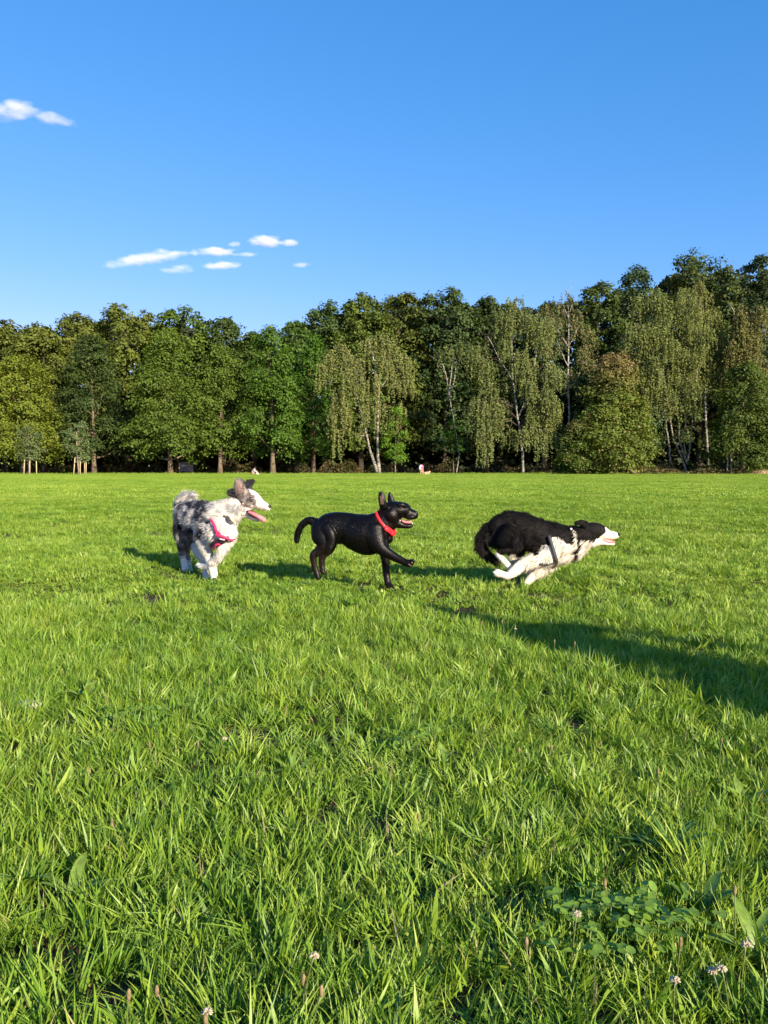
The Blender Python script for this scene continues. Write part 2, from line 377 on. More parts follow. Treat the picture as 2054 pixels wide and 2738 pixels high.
# front row
tree('maple_tree', 62, 96, 955, 130, 'yellow green maple at the far left behind a staked young tree', YEL, 'skirt', 2.2, 11, 17000, group=FW, flat=.42)
tree('maple_tree', 252, 100, 905, 105, 'dark green maple between the two staked young trees and the pale board', DRK, 'skirt', 2.6, 12, 15000, group=FW, flat=.38)
tree('maple_tree', 456, 95, 893, 128, 'broad mid green maple whose trunk stands beside the pale board', MID, 'skirt', 2.3, 13, 19000, group=FW, flat=.42)
tree('maple_tree', 589, 96, 925, 82, 'narrow green maple with a straight pale trunk behind the merle dog head', MID, 'egg', 2.9, 14, 13000, group=FW)
tree('ash_tree', 730, 94, 880, 88, 'fresh green ash tree in the dip of the treeline above the black dog tail', GRN, 'egg', 3.0, 15, 15000, group=FW)
tree('ash_tree', 838, 103, 905, 70, 'green ash standing left of the weeping birch, boughs reaching low', (.085, .160, .020), 'skirt', 2.6, 16, 12000, group=FW)
tree('young_maple', 1057, 93, 1085, 33, 'small bright green young tree in front of the weeping birch', (.16, .26, .025), 'column', 1.7, 17, 3500, .13, group=FW, r0=.09, lobes=12)
tree('young_maple', 1213, 100, 1120, 26, 'slim green sapling in the dark gap beside the leaning bare birch', (.08, .17, .02), 'column', 3.2, 18, 2000, .13, group=FW, r0=.07, lobes=8)
tree('maple_tree', 1640, 92, 955, 118, 'broad low tree with pinkish brown top between the birches', (.165, .190, .034), 'skirt', .7, 19, 19000, group=FW, autumn=.95, flat=.42)
tree('shrubby_maple', 1545, 91, 1130, 62, 'low bushy tree with reddish sprays left of the brown topped tree', (.115, .150, .026), 'skirt', .4, 20, 8000, .15, group=FW, autumn=.35, lobes=14)
tree('maple_tree', 1985, 92, 975, 98, 'dark green tree at the right edge above the pale birch stump', (.100, .130, .024), 'skirt', 1.4, 21, 16000, group=FW)
# second row and behind
back = [
 ('oak_tree', 20, 112, 872, 95, OLV, 'olive crown at the top left corner of the treeline', 31),
 ('oak_tree', 120, 108, 880, 80, (.145, .155, .028), 'olive crown above the gap between the staked young trees', 32),
 ('oak_tree', 222, 116, 853, 90, OLV, 'rounded olive crown above the dark green maple', 33),
 ('oak_tree', 345, 114, 828, 105, (.135, .150, .026), 'highest crown of the left hump of the treeline', 34),
 ('oak_tree', 490, 113, 834, 90, MID, 'pointed green crown right of the highest left crown', 35),
 ('oak_tree', 600, 114, 862, 75, DRK, 'dark crown sloping down to the dip in the treeline', 36),
 ('oak_tree', 680, 112, 905, 62, (.095, .135, .024), 'low crown just left of the dip in the treeline', 48),
 ('oak_tree', 790, 112, 870, 55, (.090, .140, .030), 'small ragged crown just right of the dip in the treeline', 50),
 ('oak_tree', 868, 116, 822, 78, (.090, .130, .040), 'bluish green crown above the left of the weeping birch', 37),
 ('oak_tree', 965, 114, 802, 85, (.125, .160, .030), 'light green crown above the middle of the weeping birch', 38),
 ('oak_tree', 1075, 116, 800, 80, (.135, .150, .028), 'yellowish crown above the right of the weeping birch', 39),
 ('oak_tree', 1190, 115, 786, 95, (.078, .110, .034), 'dark high crown above the leaning bare birch', 40),
 ('oak_tree', 1300, 117, 810, 75, DRK, 'dark crown showing left of the tall leafy birch', 41),
 ('oak_tree', 1455, 116, 822, 62, BLU, 'bluish crown between the tall birch and the half bare birch', 42),
 ('oak_tree', 1592, 114, 768, 72, (.090, .118, .030), 'dark crown right behind the half bare birch', 43),
 ('oak_tree', 1690, 117, 735, 80, BLU, 'bluish green crown left of the great dark crown', 44),
 ('oak_tree', 1868, 118, 693, 112, (.082, .102, .024), 'great dark crown, the highest of the whole treeline', 45),
 ('oak_tree', 2015, 116, 703, 85, (.062, .085, .030), 'dark crown at the upper right edge of the treeline', 46),
]
for (nm, px, di, tp, hw, col, lb, sd_) in back:
    tree(nm, px, di, tp, hw, lb, col, 'round', 4.0, sd_, 23000, .25, group=BK, bark=M_DARKBARK, lobes=46, lobe_k=.44)

# birches
def birch(px, dist, label, trunks, curtains, col, leaf=.115, per=24, name='birch_tree', extra=None, autumn=0., bark=M_BIRCH, seed=5, limbs=True):
    """trunks: list of [(px,py,r_px)...]; curtains: list of (px,py,half width px, depth m, strands, length px)"""
    g = np.random.default_rng(seed); base = W(px, 1262, dist); base[2] = 0
    root = thing(name, base, label, 'tree', 'birches in the treeline'); m = dist / F; mb = MB(); mt = MB(); pts = []
    for tr in trunks:
        P = np.array([W(x, y, dist) for (x, y, r) in tr])
        if tr[0][1] > 1240: P[0, 2] = -.1
        P[1:, 1] += np.cumsum(g.normal(0, .10, len(P) - 1))
        n = (len(P) - 1) * 4 + 1; s = np.linspace(0, len(P) - 1, n); Q = np.stack([np.interp(s, range(len(P)), P[:, k]) for k in range(3)], 1)
        Q[1:-1] += g.normal(0, .03, (n - 2, 3)); R = np.interp(s, range(len(P)), [r * m * .56 for (_, _, r) in tr]); mb.tube(Q - base, R, 8); pts.append(Q)
    allp = np.vstack(pts); C = []; Sg = []
    for (x, y, hw, dep, ns, ln) in curtains:
        c = W(x, y, dist); c[1] += dep
        if limbs:
            below = allp[allp[:, 2] < c[2] + .3]; below = below if len(below) else allp
            dd = np.linalg.norm((below - c) * np.array((1, .6, .55)), axis=1) + np.maximum(0, 1.0 - (c[2] - below[:, 2])) * .8; b = below[dd.argmin()]
            s = np.linspace(0, 1, 6)[:, None]; p = b + (c - b) * s; p[:, 2] += np.sin(s[:, 0] * 3.14) * .12 * np.linalg.norm(c - b); p[1:-1] += g.normal(0, .06, (4, 3))
            mt.tube(p - base, np.linspace(.045, .012, 6), 5)
        ox = g.normal(0, .48, ns) * hw * m; oy = g.normal(0, .5, ns) * max(.5, hw * m * .8)
        st = np.stack([c[0] + ox, c[1] + oy, c[2] - np.abs(ox) * .55 - np.abs(oy) * .3 + g.normal(0, .25, ns)], 1)
        L_ = ln * m * g.uniform(.35, 1.1, ns)
        for k in range(ns):
            q = max(4, int(per * L_[k] / 2.2)); u = np.sort(g.random(q)); sway = g.normal(0, .10, 2)
            bow = nrm(np.array((ox[k], oy[k]))) * .25
            pp = st[k] + np.stack([(sway[0] + bow[0]) * np.sqrt(u) , (sway[1] + bow[1]) * np.sqrt(u), -u * L_[k]], 1) + g.normal(0, .055, (q, 3))
            C.append(pp); Sg.append(np.full(q, g.normal(0, .16)))
    C = np.vstack(C); C = C[C[:, 2] > .25]; C[:, 1] -= .35; n = len(C); sg = np.concatenate(Sg)[:n]
    Nn = nrm(g.normal(size=(n, 3)) * .8 + np.array((0.25, -.5, .25)))
    tone = np.clip(.45 + sg + g.normal(0, .18, n), 0, 1); au = np.clip((g.random(n) < autumn) * g.uniform(.3, 1, n), 0, 1)
    cr = leaf_cards(C - base, Nn, leaf * g.uniform(.7, 1.3, n), tone, au, .6)
    t_ = part('trunk', mb.mesh('trunk'), bark); c_ = part('crown', cr, M_FOL); c_.color = (col[0] * 1.12, col[1] * 1.16, col[2] * 1.12, 1)
    for o in (t_, c_): o.parent = root
    if mt.V: b_ = part('branches', mt.mesh('branches'), M_DARKBARK); b_.parent = root; b_['kind'] = 'stuff'
    return n
BIR = (.185, .200, .066)
g0 = np.random.default_rng(77)
def fill(x0, x1, y0, y1, n, hw, dep, ns, ln, shape=None):
    out = []; k = 0
    while len(out) < n and k < 4000:
        k += 1; x = g0.uniform(x0, x1); y = g0.uniform(y0, y1)
        if shape is None or shape((x - x0) / (x1 - x0) * 2 - 1, (y - y0) / (y1 - y0)): out.append((x, y, hw, g0.uniform(-dep, dep), ns, ln))
    return out
# weeping birch with two stems
cur = [(885, 950, 22, -.8, 26, 70), (862, 975, 16, -1, 18, 75), (915, 920, 22, -.5, 26, 80), (940, 950, 24, -1, 28, 100), (985, 905, 24, 0, 26, 85), (1020, 893, 24, 0, 30, 95), (1048, 905, 20, .4, 26, 110),
       (1078, 950, 18, -.6, 24, 60), (1030, 960, 24, -1.2, 20, 70), (960, 985, 24, -1.4, 24, 90), (905, 1050, 22, -1.2, 26, 110), (890, 1100, 14, -1, 16, 70), (930, 1000, 20, -1.5, 20, 80),
       (1000, 1010, 24, -1.3, 26, 110), (1062, 1020, 22, -1, 20, 50), (1085, 960, 14, -.5, 20, 70), (1090, 1000, 14, -.6, 16, 60), (985, 1080, 24, -1, 20, 80), (930, 1090, 24, -1, 20, 70),
       (905, 1150, 14, -1.1, 16, 80), (1075, 1080, 22, .3, 20, 70), (960, 1140, 20, .6, 14, 50), (1030, 1080, 22, -.8, 20, 80)]
nb = birch(1012, 94, 'weeping birch with two white stems joined at the ground', [[(1013, 1267, 10), (990, 1205, 6), (975, 1140, 5), (958, 1075, 4), (942, 1010, 3), (925, 960, 1.5)], [(1014, 1267, 10), (1010, 1200, 6), (1011, 1100, 5), (1014, 1040, 4), (1000, 960, 3), (985, 905, 1.5)],
      [(1014, 1040, 3), (1035, 1015, 2.2), (1060, 990, 1.2)], [(975, 1165, 2.2), (945, 1166, 1.4)], [(884, 962, 1.8), (880, 975, 2.2), (905, 985, 2)]], cur, BIR, seed=3)
# leaning bare birch
birch(1229, 98, 'leaning bare birch with thin white forked trunk in the dark gap', [[(1220, 1262, 3), (1228, 1215, 2), (1214, 1130, 2.4), (1200, 1060, 2.8), (1192, 1000, 2.2), (1178, 965, 2)], [(1200, 1060, 3.2), (1206, 1000, 2.6), (1212, 950, 1.6)], [(1203, 1065, 3), (1216, 1010, 2.4), (1222, 960, 1.5)], [(1192, 1000, 2), (1174, 975, 1.3)]],
      fill(1165, 1255, 905, 975, 9, 16, 1, 9, 30), (.12, .14, .04), seed=8)
# tall leafy birch
ell = lambda u, v: abs(u) < .28 + .75 * math.sin(min(1, v * .75 + .1) * 3.1) ** .8
birch(1402, 93, 'tall leafy birch with fine hanging foliage left of the half bare birch', [[(1400, 1266, 7), (1396, 1210, 6), (1385, 1120, 5), (1372, 1020, 4.5), (1368, 930, 3.5), (1372, 850, 2), (1378, 800, 1)], [(1385, 1120, 3.5), (1420, 1040, 2.6), (1432, 960, 2), (1440, 900, 1.2)], [(1372, 1020, 3), (1330, 950, 2.2), (1305, 900, 1.2)]],
      [(1362, 805, 16, 0, 30, 40), (1385, 795, 12, 0, 20, 40), (1340, 835, 18, 0, 30, 50), (1400, 830, 20, .3, 30, 60)] + fill(1252, 1500, 840, 1150, 66, 20, 1.8, 24, 55, ell) + [(1290, 1130, 20, -1, 30, 100), (1275, 1070, 18, -1, 24, 90), (1300, 1180, 16, -1.2, 24, 65), (1440, 1150, 20, -1, 26, 70), (1470, 1120, 16, 0, 20, 60)], (.155, .180, .060), per=24, seed=4)
# half bare birch with long white trunk
birch(1521, 97, 'half bare birch with long white trunk and thin bare twiggy top', [[(1522, 1264, 6), (1522, 1100, 5), (1521, 980, 4), (1521, 900, 3.2), (1520, 830, 2), (1519, 790, 1.4), (1521, 768, .5)], [(1521, 930, 3), (1500, 895, 2.2), (1478, 865, 1.4)], [(1521, 925, 2.6), (1541, 885, 2), (1553, 850, 1.2)], [(1522, 985, 3), (1500, 940, 2), (1490, 910, 1.2)], [(1522, 1010, 2), (1497, 985, 1.2)],
      [(1523, 1040, 2.2), (1548, 1005, 1.6), (1565, 965, 1)], [(1520, 850, 1.8), (1508, 820, 1)], [(1520, 840, 1.5), (1532, 812, .9)], [(1519, 800, 1), (1509, 770, .6)], [(1520, 795, 1), (1530, 765, .6)], [(1520, 780, .8), (1526, 750, .5)]],
      [(1490, 800, 22, 1, 30, 45), (1465, 815, 16, 1, 20, 50), (1475, 860, 24, .8, 26, 50), (1552, 850, 22, .5, 26, 60), (1575, 880, 18, .3, 24, 60), (1560, 930, 22, 0, 26, 60), (1580, 960, 18, 0, 20, 60), (1510, 900, 20, .8, 14, 40), (1470, 920, 16, 1, 16, 50), (1530, 985, 20, 1, 18, 50), (1519, 785, 12, 0, 14, 34), (1500, 850, 16, -.6, 16, 50), (1540, 830, 16, -.6, 16, 50), (1521, 1000, 18, -.8, 12, 50)], (.150, .155, .055), per=22, autumn=.14, seed=6)
# right-hand birches
birch(1835, 96, 'many stemmed birch fanning out from one base right of the brown topped tree', [[(1838, 1250, 6), (1822, 1222, 4), (1800, 1175, 3.5), (1790, 1120, 3.5), (1780, 1050, 3), (1770, 950, 2.2), (1760, 860, 1.2)], [(1836, 1240, 4), (1816, 1170, 3), (1818, 1100, 2.6), (1826, 1000, 1.6)], [(1836, 1240, 4), (1830, 1170, 3), (1840, 1100, 2.5), (1845, 1000, 2), (1850, 900, 1.2)], [(1838, 1240, 4), (1846, 1180, 3), (1850, 1120, 2.6), (1862, 1030, 2), (1870, 930, 1.4)]],
      fill(1665, 1880, 775, 1075, 62, 20, 1.8, 24, 60, lambda u, v: abs(u) < .35 + .65 * math.sin(min(1, v + .15) * 2.6)) + [(1770, 1040, 18, -1.5, 30, 80), (1790, 1070, 16, -1.5, 24, 60), (1740, 1010, 18, -1.5, 24, 60)], (.160, .185, .056), per=24, seed=9)
birch(1890, 101, 'tall pale olive birch rising below the great dark crown', [[(1895, 1262, 6), (1885, 1100, 5), (1880, 950, 4), (1872, 850, 2.6), (1870, 780, 1.2)], [(1880, 950, 2.6), (1905, 900, 2), (1915, 860, 1.2)]],
      [(1868, 752, 14, 0, 26, 40), (1850, 775, 16, 0, 26, 45), (1885, 775, 18, 0, 26, 45)] + fill(1790, 1935, 800, 1010, 40, 20, 1.6, 24, 55, ell), (.175, .185, .055), per=24, seed=10)
birch(1995, 98, 'drooping birch at the right edge with pale forked limbs', [[(1990, 1262, 6), (1985, 1100, 5), (1978, 960, 4), (1972, 880, 3), (1965, 830, 2), (1950, 805, 1)], [(1975, 870, 2.6), (1982, 850, 1.8), (1984, 838, 1)]],
      fill(1935, 2060, 800, 1010, 36, 18, 1.4, 24, 75, lambda u, v: abs(u + .1) < .45 + .6 * v), (.155, .160, .052), per=24, autumn=.08, seed=12)
# pale stump-like birch stems at the right edge of the field, lit in patches
birch(1790, 97, 'short white birch trunk leaning in the shade left of the fan stemmed birch', [[(1796, 1262, 5), (1793, 1225, 5), (1788, 1190, 4.5), (1783, 1150, 3.5), (1776, 1090, 3), (1770, 1000, 2)]], fill(1745, 1800, 1000, 1060, 4, 12, .8, 10, 30), (.13, .15, .04), seed=13)
birch(1954, 91.5, 'thin white birch trunk in front of the dark tree at the right edge', [[(1956, 1270, 4.5), (1954, 1230, 4), (1955, 1200, 3.6), (1958, 1150, 3), (1960, 1090, 2)], [(1955, 1225, 3), (1965, 1195, 2.6), (1968, 1160, 1.6)], [(1945, 1270, 4), (1946, 1225, 3.5), (1950, 1190, 2.5)]], fill(1930, 1985, 1080, 1130, 5, 14, .8, 12, 30), (.13, .17, .04), seed=14)

# fallen / leaning log
mb = MB(); mb.tube(np.array([W(1672, 1250, 90.5), W(1685, 1256, 90.3), W(1703, 1268, 90.0)]), [.12, .13, .15], 8)
tag(part('log', mb.mesh('log'), M_BARK), 'brown log leaning out from under the brown topped tree', 'log')

# shaded depth of the wood: one leafy mass nobody could count
SKYX = [-60, 60, 150, 200, 300, 340, 420, 500, 560, 640, 720, 780, 810, 850, 900, 950, 1050, 1180, 1280, 1350, 1400, 1440, 1460, 1520, 1560, 1650, 1750, 1770, 1850, 1960, 2000, 2120]
SKYY = [878, 872, 888, 860, 832, 828, 848, 842, 865, 905, 925, 905, 880, 835, 822, 808, 800, 790, 812, 800, 800, 812, 800, 790, 790, 762, 745, 720, 705, 712, 715, 722]
def woodland():
    g = np.random.default_rng(5); C = []; S = []
    for (y, n, s) in ((124, 26000, .36), (131, 16000, .5)):
        px = g.uniform(-60, 2120, n); wob = 9 * np.sin(px * .045) + 7 * np.sin(px * .11 + 1) + g.normal(0, 3, n); top = (1248 - (np.interp(px, SKYX, SKYY) + 22 + wob)) * y / F
        z = np.where(g.random(n) < .75, top * (1 - np.abs(g.normal(0, .22, n))), top * g.random(n)); z = np.maximum(z, .3)
        C.append(np.stack([(px - 1027) / F * y, y + g.normal(0, 1.2, n), z], 1)); S.append(s * g.uniform(.7, 1.4, n))
    for (y, h0, n, s) in ((121, 12, 16000, .5), (128, 17, 18000, .6), (140, 20, 14000, .75), (133, 5, 16000, .7)):
        x = g.uniform(-.62 * y, .62 * y, n); ht = h0 * (1 + .12 * np.sin(x * .31 + y) + .1 * np.sin(x * .13)) * np.where(x < 0, .80, 1.05)
        z = g.random(n) ** .9 * ht; C.append(np.stack([x, y + g.normal(0, 1.4, n), z], 1)); S.append(s * g.uniform(.7, 1.5, n))
    C = np.vstack(C); S = np.concatenate(S); n = len(C); Nn = nrm(g.normal(size=(n, 3)) * .6 + np.array((.2, -.9, .3)))
    o = part('woodland', leaf_cards(C, Nn, S, np.clip(g.normal(.4, .2, n), 0, 1), None, .7, 'woodland'), M_FOL); o.color = (.038, .056, .020, 1); tag(o, kind='stuff')  # leaf tint darkened so the shade between the trees sits in the colour
    # undergrowth in front of it on the ground
    C = []; 
    for (x0, x1, y, h, n) in ((1480, 2110, 97, 1.7, 9000), (1680, 2110, 92.5, .9, 5000), (-60, 1500, 112, 2.4, 14000)):
        a = W(x0, 1262, y)[0]; b = W(x1, 1262, y)[0]; x = g.uniform(a, b, n); hh = h * (.55 + .45 * np.sin(x * 1.3 + y) * np.sin(x * .47)); C.append(np.stack([x, y + g.normal(0, .9, n), g.random(n) * np.maximum(hh, .25)], 1))
    C = np.vstack(C); n = len(C); Nn = nrm(g.normal(size=(n, 3)) + np.array((0, -.3, .6)))
    o = part('undergrowth', leaf_cards(C, Nn, .13 * g.uniform(.6, 1.5, n), np.clip(g.normal(.45, .25, n), 0, 1), np.clip(g.normal(.2, .3, n), 0, 1), .5, 'undergrowth'), M_FOL); o.color = (.06, .08, .02, 1); tag(o, kind='stuff')
    # tall dry grass at the right end of the field
    n = 1500; a = W(2000, 1262, 91)[0]; b = W(2110, 1262, 91)[0]; x = g.uniform(a, b, n); y = 91 + g.normal(0, .8, n); h = g.uniform(.2, .75, n) * (.6 + .4 * np.sin(x * 2)); wd = .02
    lx = g.normal(0, .12, n)
    V = np.stack([np.stack([x - wd, y, x * 0], 1), np.stack([x + wd, y, x * 0], 1), np.stack([x + lx, y + g.normal(0, .1, n), h], 1)], 1).reshape(-1, 3)
    me = mesh_np('dry_grass', V, np.arange(3 * n).reshape(-1, 3)); o = part('dry_grass', me, simple('straw', (.42, .33, .17), .9)); tag(o, kind='stuff')
woodland()

# staked young trees
def stake(posts, dist, label, rails):
    root_x = float(np.mean([p[0] for p in posts])); base = W(root_x, 1262, dist); base[2] = 0
    root = thing('tree_stakes', base, label, 'stakes', 'timber stake frames round young trees'); P = []
    for (xb, xt, dy, dt) in posts:
        b = W(xb, 1262, dist); b[2] = -.05; b[1] += dy; t = W(xt, 1221 + dt, dist); t[1] += dy
        mb = MB(); mb.tube(np.array([b, (b + t) / 2, t]) - base, [.056, .052, .05], 8); o = part('post', mb.mesh('post'), M_POST); o.parent = root; P.append(t)
    for (i, j) in rails:
        mb = MB(); mb.tube(np.array([P[i], P[j]]) - base - np.array((0, 0, .16)), [.04, .04], 6); o = part('rail', mb.mesh('rail'), M_POST); o.parent = root
stake([(64, 66, 0, 0), (85, 85, -.5, -1), (92, 92, .5, -2), (96, 95, .2, 1)], 90, 'pale timber stakes round the leftmost young tree', [(0, 1), (1, 3), (0, 2), (2, 3)])
stake([(197, 201, 0, 0), (219, 219, -.5, 0), (222, 222, .5, -2), (228, 229, .2, 3)], 90, 'pale timber stakes round the second young tree, beside the dark maple trunk', [(0, 1), (1, 3), (0, 2), (2, 3)])
YG = 'young staked trees at the edge of the meadow'
tree('young_tree', 78, 90, 1138, 31, 'young grey green tree inside the leftmost timber stakes', (.17, .20, .075), 'round', 1.9, 51, 3000, .11, YG, r0=.11, lobes=12, bark=simple('wrapped_trunk', (.42, .34, .24), .9))
tree('young_tree', 212, 90, 1132, 30, 'young grey green tree inside the second timber stakes from the left', (.165, .195, .078), 'round', 1.9, 52, 3000, .11, YG, r0=.11, lobes=12, bark=simple('wrapped_trunk', (.42, .34, .24), .9))

# pale board on a post, between the trunks
def board():
    d = 100; base = W(480, 1262, d); base[2] = 0; root = thing('notice_board', base, 'pale grey board with a white post under the broad maple', 'board'); m = d / F
    mb = MB(); mb.box(np.array((0, 0, .75)), (.05, .05, .80)); o = part('post', mb.mesh('post', False), simple('white_post', (.42, .42, .40), .6)); o.parent = root
    mb = MB(); mb.box(np.array((.93, .03, .88)), (.86, .02, .60)); o = part('panel', mb.mesh('panel', False), simple('shade_dimmed_panel', (.24, .26, .27), .6, .6, 2.6)); o.parent = root  # panel grey dimmed to stand for canopy shade, with broad blotches
    mb = MB(); mb.box(np.array((1.76, 0, .7)), (.04, .04, .72)); o = part('post', mb.mesh('post', False), simple('grey_post', (.3, .3, .28), .6)); o.parent = root
board()

# ------------------------------------------------------------------ bodies: lofted chains fused into one skin
def catmull(P, per):
    P = np.asarray(P, float); n = len(P); Q = np.vstack([2 * P[0] - P[1], P, 2 * P[-1] - P[-2]]); out = []
    for i in range(n - 1):
        a, b, c, d = Q[i:i + 4]
        for s in np.arange(per) / per:
            out.append(.5 * ((2 * b) + (-a + c) * s + (2 * a - 5 * b + 4 * c - d) * s * s + (-a + 3 * b - 3 * c + d) * s ** 3))
    out.append(P[-1]); return np.array(out)
def loft(mb, ctrl, side, k=18, per=5, info=None, cid=0):
    """ctrl rows: x,y,z,a,b  (a: radius in the plane across the side axis, b: along the side axis)"""
    D = catmull(ctrl, per); P = D[:, :3]; a = np.maximum(D[:, 3], .003); b = np.maximum(D[:, 4], .003)
    T = nrm(np.gradient(P, axis=0)); s = np.broadcast_to(np.asarray(side, float), P.shape); Nn = nrm(np.cross(T, s)); S = np.cross(Nn, T)
    rows = []; 
    def ring(p, n_, s_, ra, rb): 
        th = np.arange(k) / k * 2 * math.pi; return p + ra * np.cos(th)[:, None] * n_ + rb * np.sin(th)[:, None] * s_
    for ph in (75, 50, 25):
        f = math.radians(ph); r = min(a[0], b[0]); rows.append(ring(P[0] - T[0] * r * .8 * math.sin(f), Nn[0], S[0], a[0] * math.cos(f), b[0] * math.cos(f)))
    for i in range(len(P)): rows.append(ring(P[i], Nn[i], S[i], a[i], b[i]))
    for ph in (25, 50, 75):
        f = math.radians(ph); r = min(a[-1], b[-1]); rows.append(ring(P[-1] + T[-1] * r * .8 * math.sin(f), Nn[-1], S[-1], a[-1] * math.cos(f), b[-1] * math.cos(f)))
    V = np.vstack(rows + [P[:1] - T[:1] * min(a[0], b[0]) * .82, P[-1:] + T[-1:] * min(a[-1], b[-1]) * .82]); n = len(rows)
    i = np.arange(n - 1)[:, None] * k; j = np.arange(k)[None]; j2 = (j + 1) % k
    Q = np.stack([i + j, i + j2, i + k + j2, i + k + j], -1).reshape(-1, 4); jj = np.arange(k); q = (jj + 1) % k
    Tt = np.vstack([np.stack([np.full(k, n * k), q, jj], 1), np.stack([np.full(k, n * k + 1), (n - 1) * k + jj, (n - 1) * k + q], 1)])
    mb.add(V, Q, Tt)
    if info is not None:
        for i in range(len(P)): info.append((*P[i], a[i], b[i], *T[i], cid, i / (len(P) - 1)))
def fuse(mb, voxel, smooth=5, fac=.5):
    me = mb.mesh('tmp'); o = bpy.data.objects.new('tmp', me); COL.objects.link(o)
    r = o.modifiers.new('r', 'REMESH'); r.mode = 'VOXEL'; r.voxel_size = voxel; r.use_smooth_shade = True
    s = o.modifiers.new('s', 'SMOOTH'); s.iterations = smooth; s.factor = fac
    dg = bpy.context.evaluated_depsgraph_get(); out = bpy.data.meshes.new_from_object(o.evaluated_get(dg))
    bpy.data.objects.remove(o); bpy.data.meshes.remove(me)
    for p in out.polygons: p.use_smooth = True
    return out
def verts(me):
    v = np.zeros(len(me.vertices) * 3, np.float32); me.vertices.foreach_get('co', v); return v.reshape(-1, 3).astype(float)
def vnorm(me):
    v = np.zeros(len(me.vertices) * 3, np.float32); me.vertices.foreach_get('normal', v); return v.reshape(-1, 3).astype(float)
def inpoly(x, y, poly):
    ins = np.zeros(len(x), bool); n = len(poly)
    for i in range(n):
        x1, y1 = poly[i]; x2, y2 = poly[(i + 1) % n]
        c = ((y1 > y) != (y2 > y)) & (x < (x2 - x1) * (y - y1) / ((y2 - y1) or 1e-9) + x1); ins ^= c
    return ins
def vnoise(P, sc, seed=0):
    """cheap smooth 3-D noise in 0..1"""
    g = np.random.default_rng(seed); out = np.zeros(len(P)); tot = 0
    for o in range(4):
        A = g.normal(size=(5, 3)) * sc * (1.9 ** o); ph = g.uniform(0, 6.28, 5)
        out += (np.sin(P @ A.T + ph).sum(1)) / 5 * (.6 ** o); tot += .6 ** o
    return np.clip(out / tot * 1.1 + .5, 0, 1)
def set_color(me, C):
    at = me.attributes.new('coat', 'FLOAT_COLOR', 'POINT'); at.data.foreach_set('color', np.hstack([C, np.ones((len(C), 1))]).astype(np.float32).ravel())
def mat_coat(name, rough, spec, bump=.3, sheen=0., sc=120):
    m, t = new_mat(name); at = N(t, 'ShaderNodeAttribute', attribute_name='coat'); n = noise(t, sc, 4, .65)
    r = ramp(t, n.outputs['Fac'], [(.3, (.72, .72, .72)), (.7, (1.15, 1.15, 1.15))]); mx = N(t, 'ShaderNodeMix', data_type='RGBA', blend_type='MULTIPLY'); mx.inputs['Factor'].default_value = 1
    t.links.new(at.outputs['Color'], mx.inputs['A']); t.links.new(r.outputs[0], mx.inputs['B'])
    b = N(t, 'ShaderNodeBsdfPrincipled', Roughness=rough); b.inputs['Specular IOR Level'].default_value = spec; b.inputs['Sheen Weight'].default_value = sheen; b.inputs['Sheen Roughness'].default_value = .4
    t.links.new(mx.outputs['Result'], b.inputs['Base Color'])
    bp = N(t, 'ShaderNodeBump', Strength=bump, Distance=.006); t.links.new(n.outputs['Fac'], bp.inputs['Height']); t.links.new(bp.outputs[0], b.inputs['Normal'])
    o = N(t, 'ShaderNodeOutputMaterial'); t.links.new(b.outputs[0], o.inputs[0]); return m
M_SHORT = mat_coat('short_black_coat', .36, .20, .3)
M_LONG = mat_coat('long_coat', .75, .2, .6, 0, 70)
M_WET = simple('wet_black', (.012, .012, .013), .25, .1, 40, 0, .6)
M_EYE = simple('brown_eye', (.045, .022, .010), .10, .2, 60, 0, .8)
M_TONGUE = simple('pink_tongue', (.66, .20, .21), .4, .15, 60, 0, .5)
M_GUM = simple('mouth_lining', (.35, .10, .10), .5, .2, 60)
M_TEETH = simple('teeth', (.75, .70, .60), .3, .1, 60)

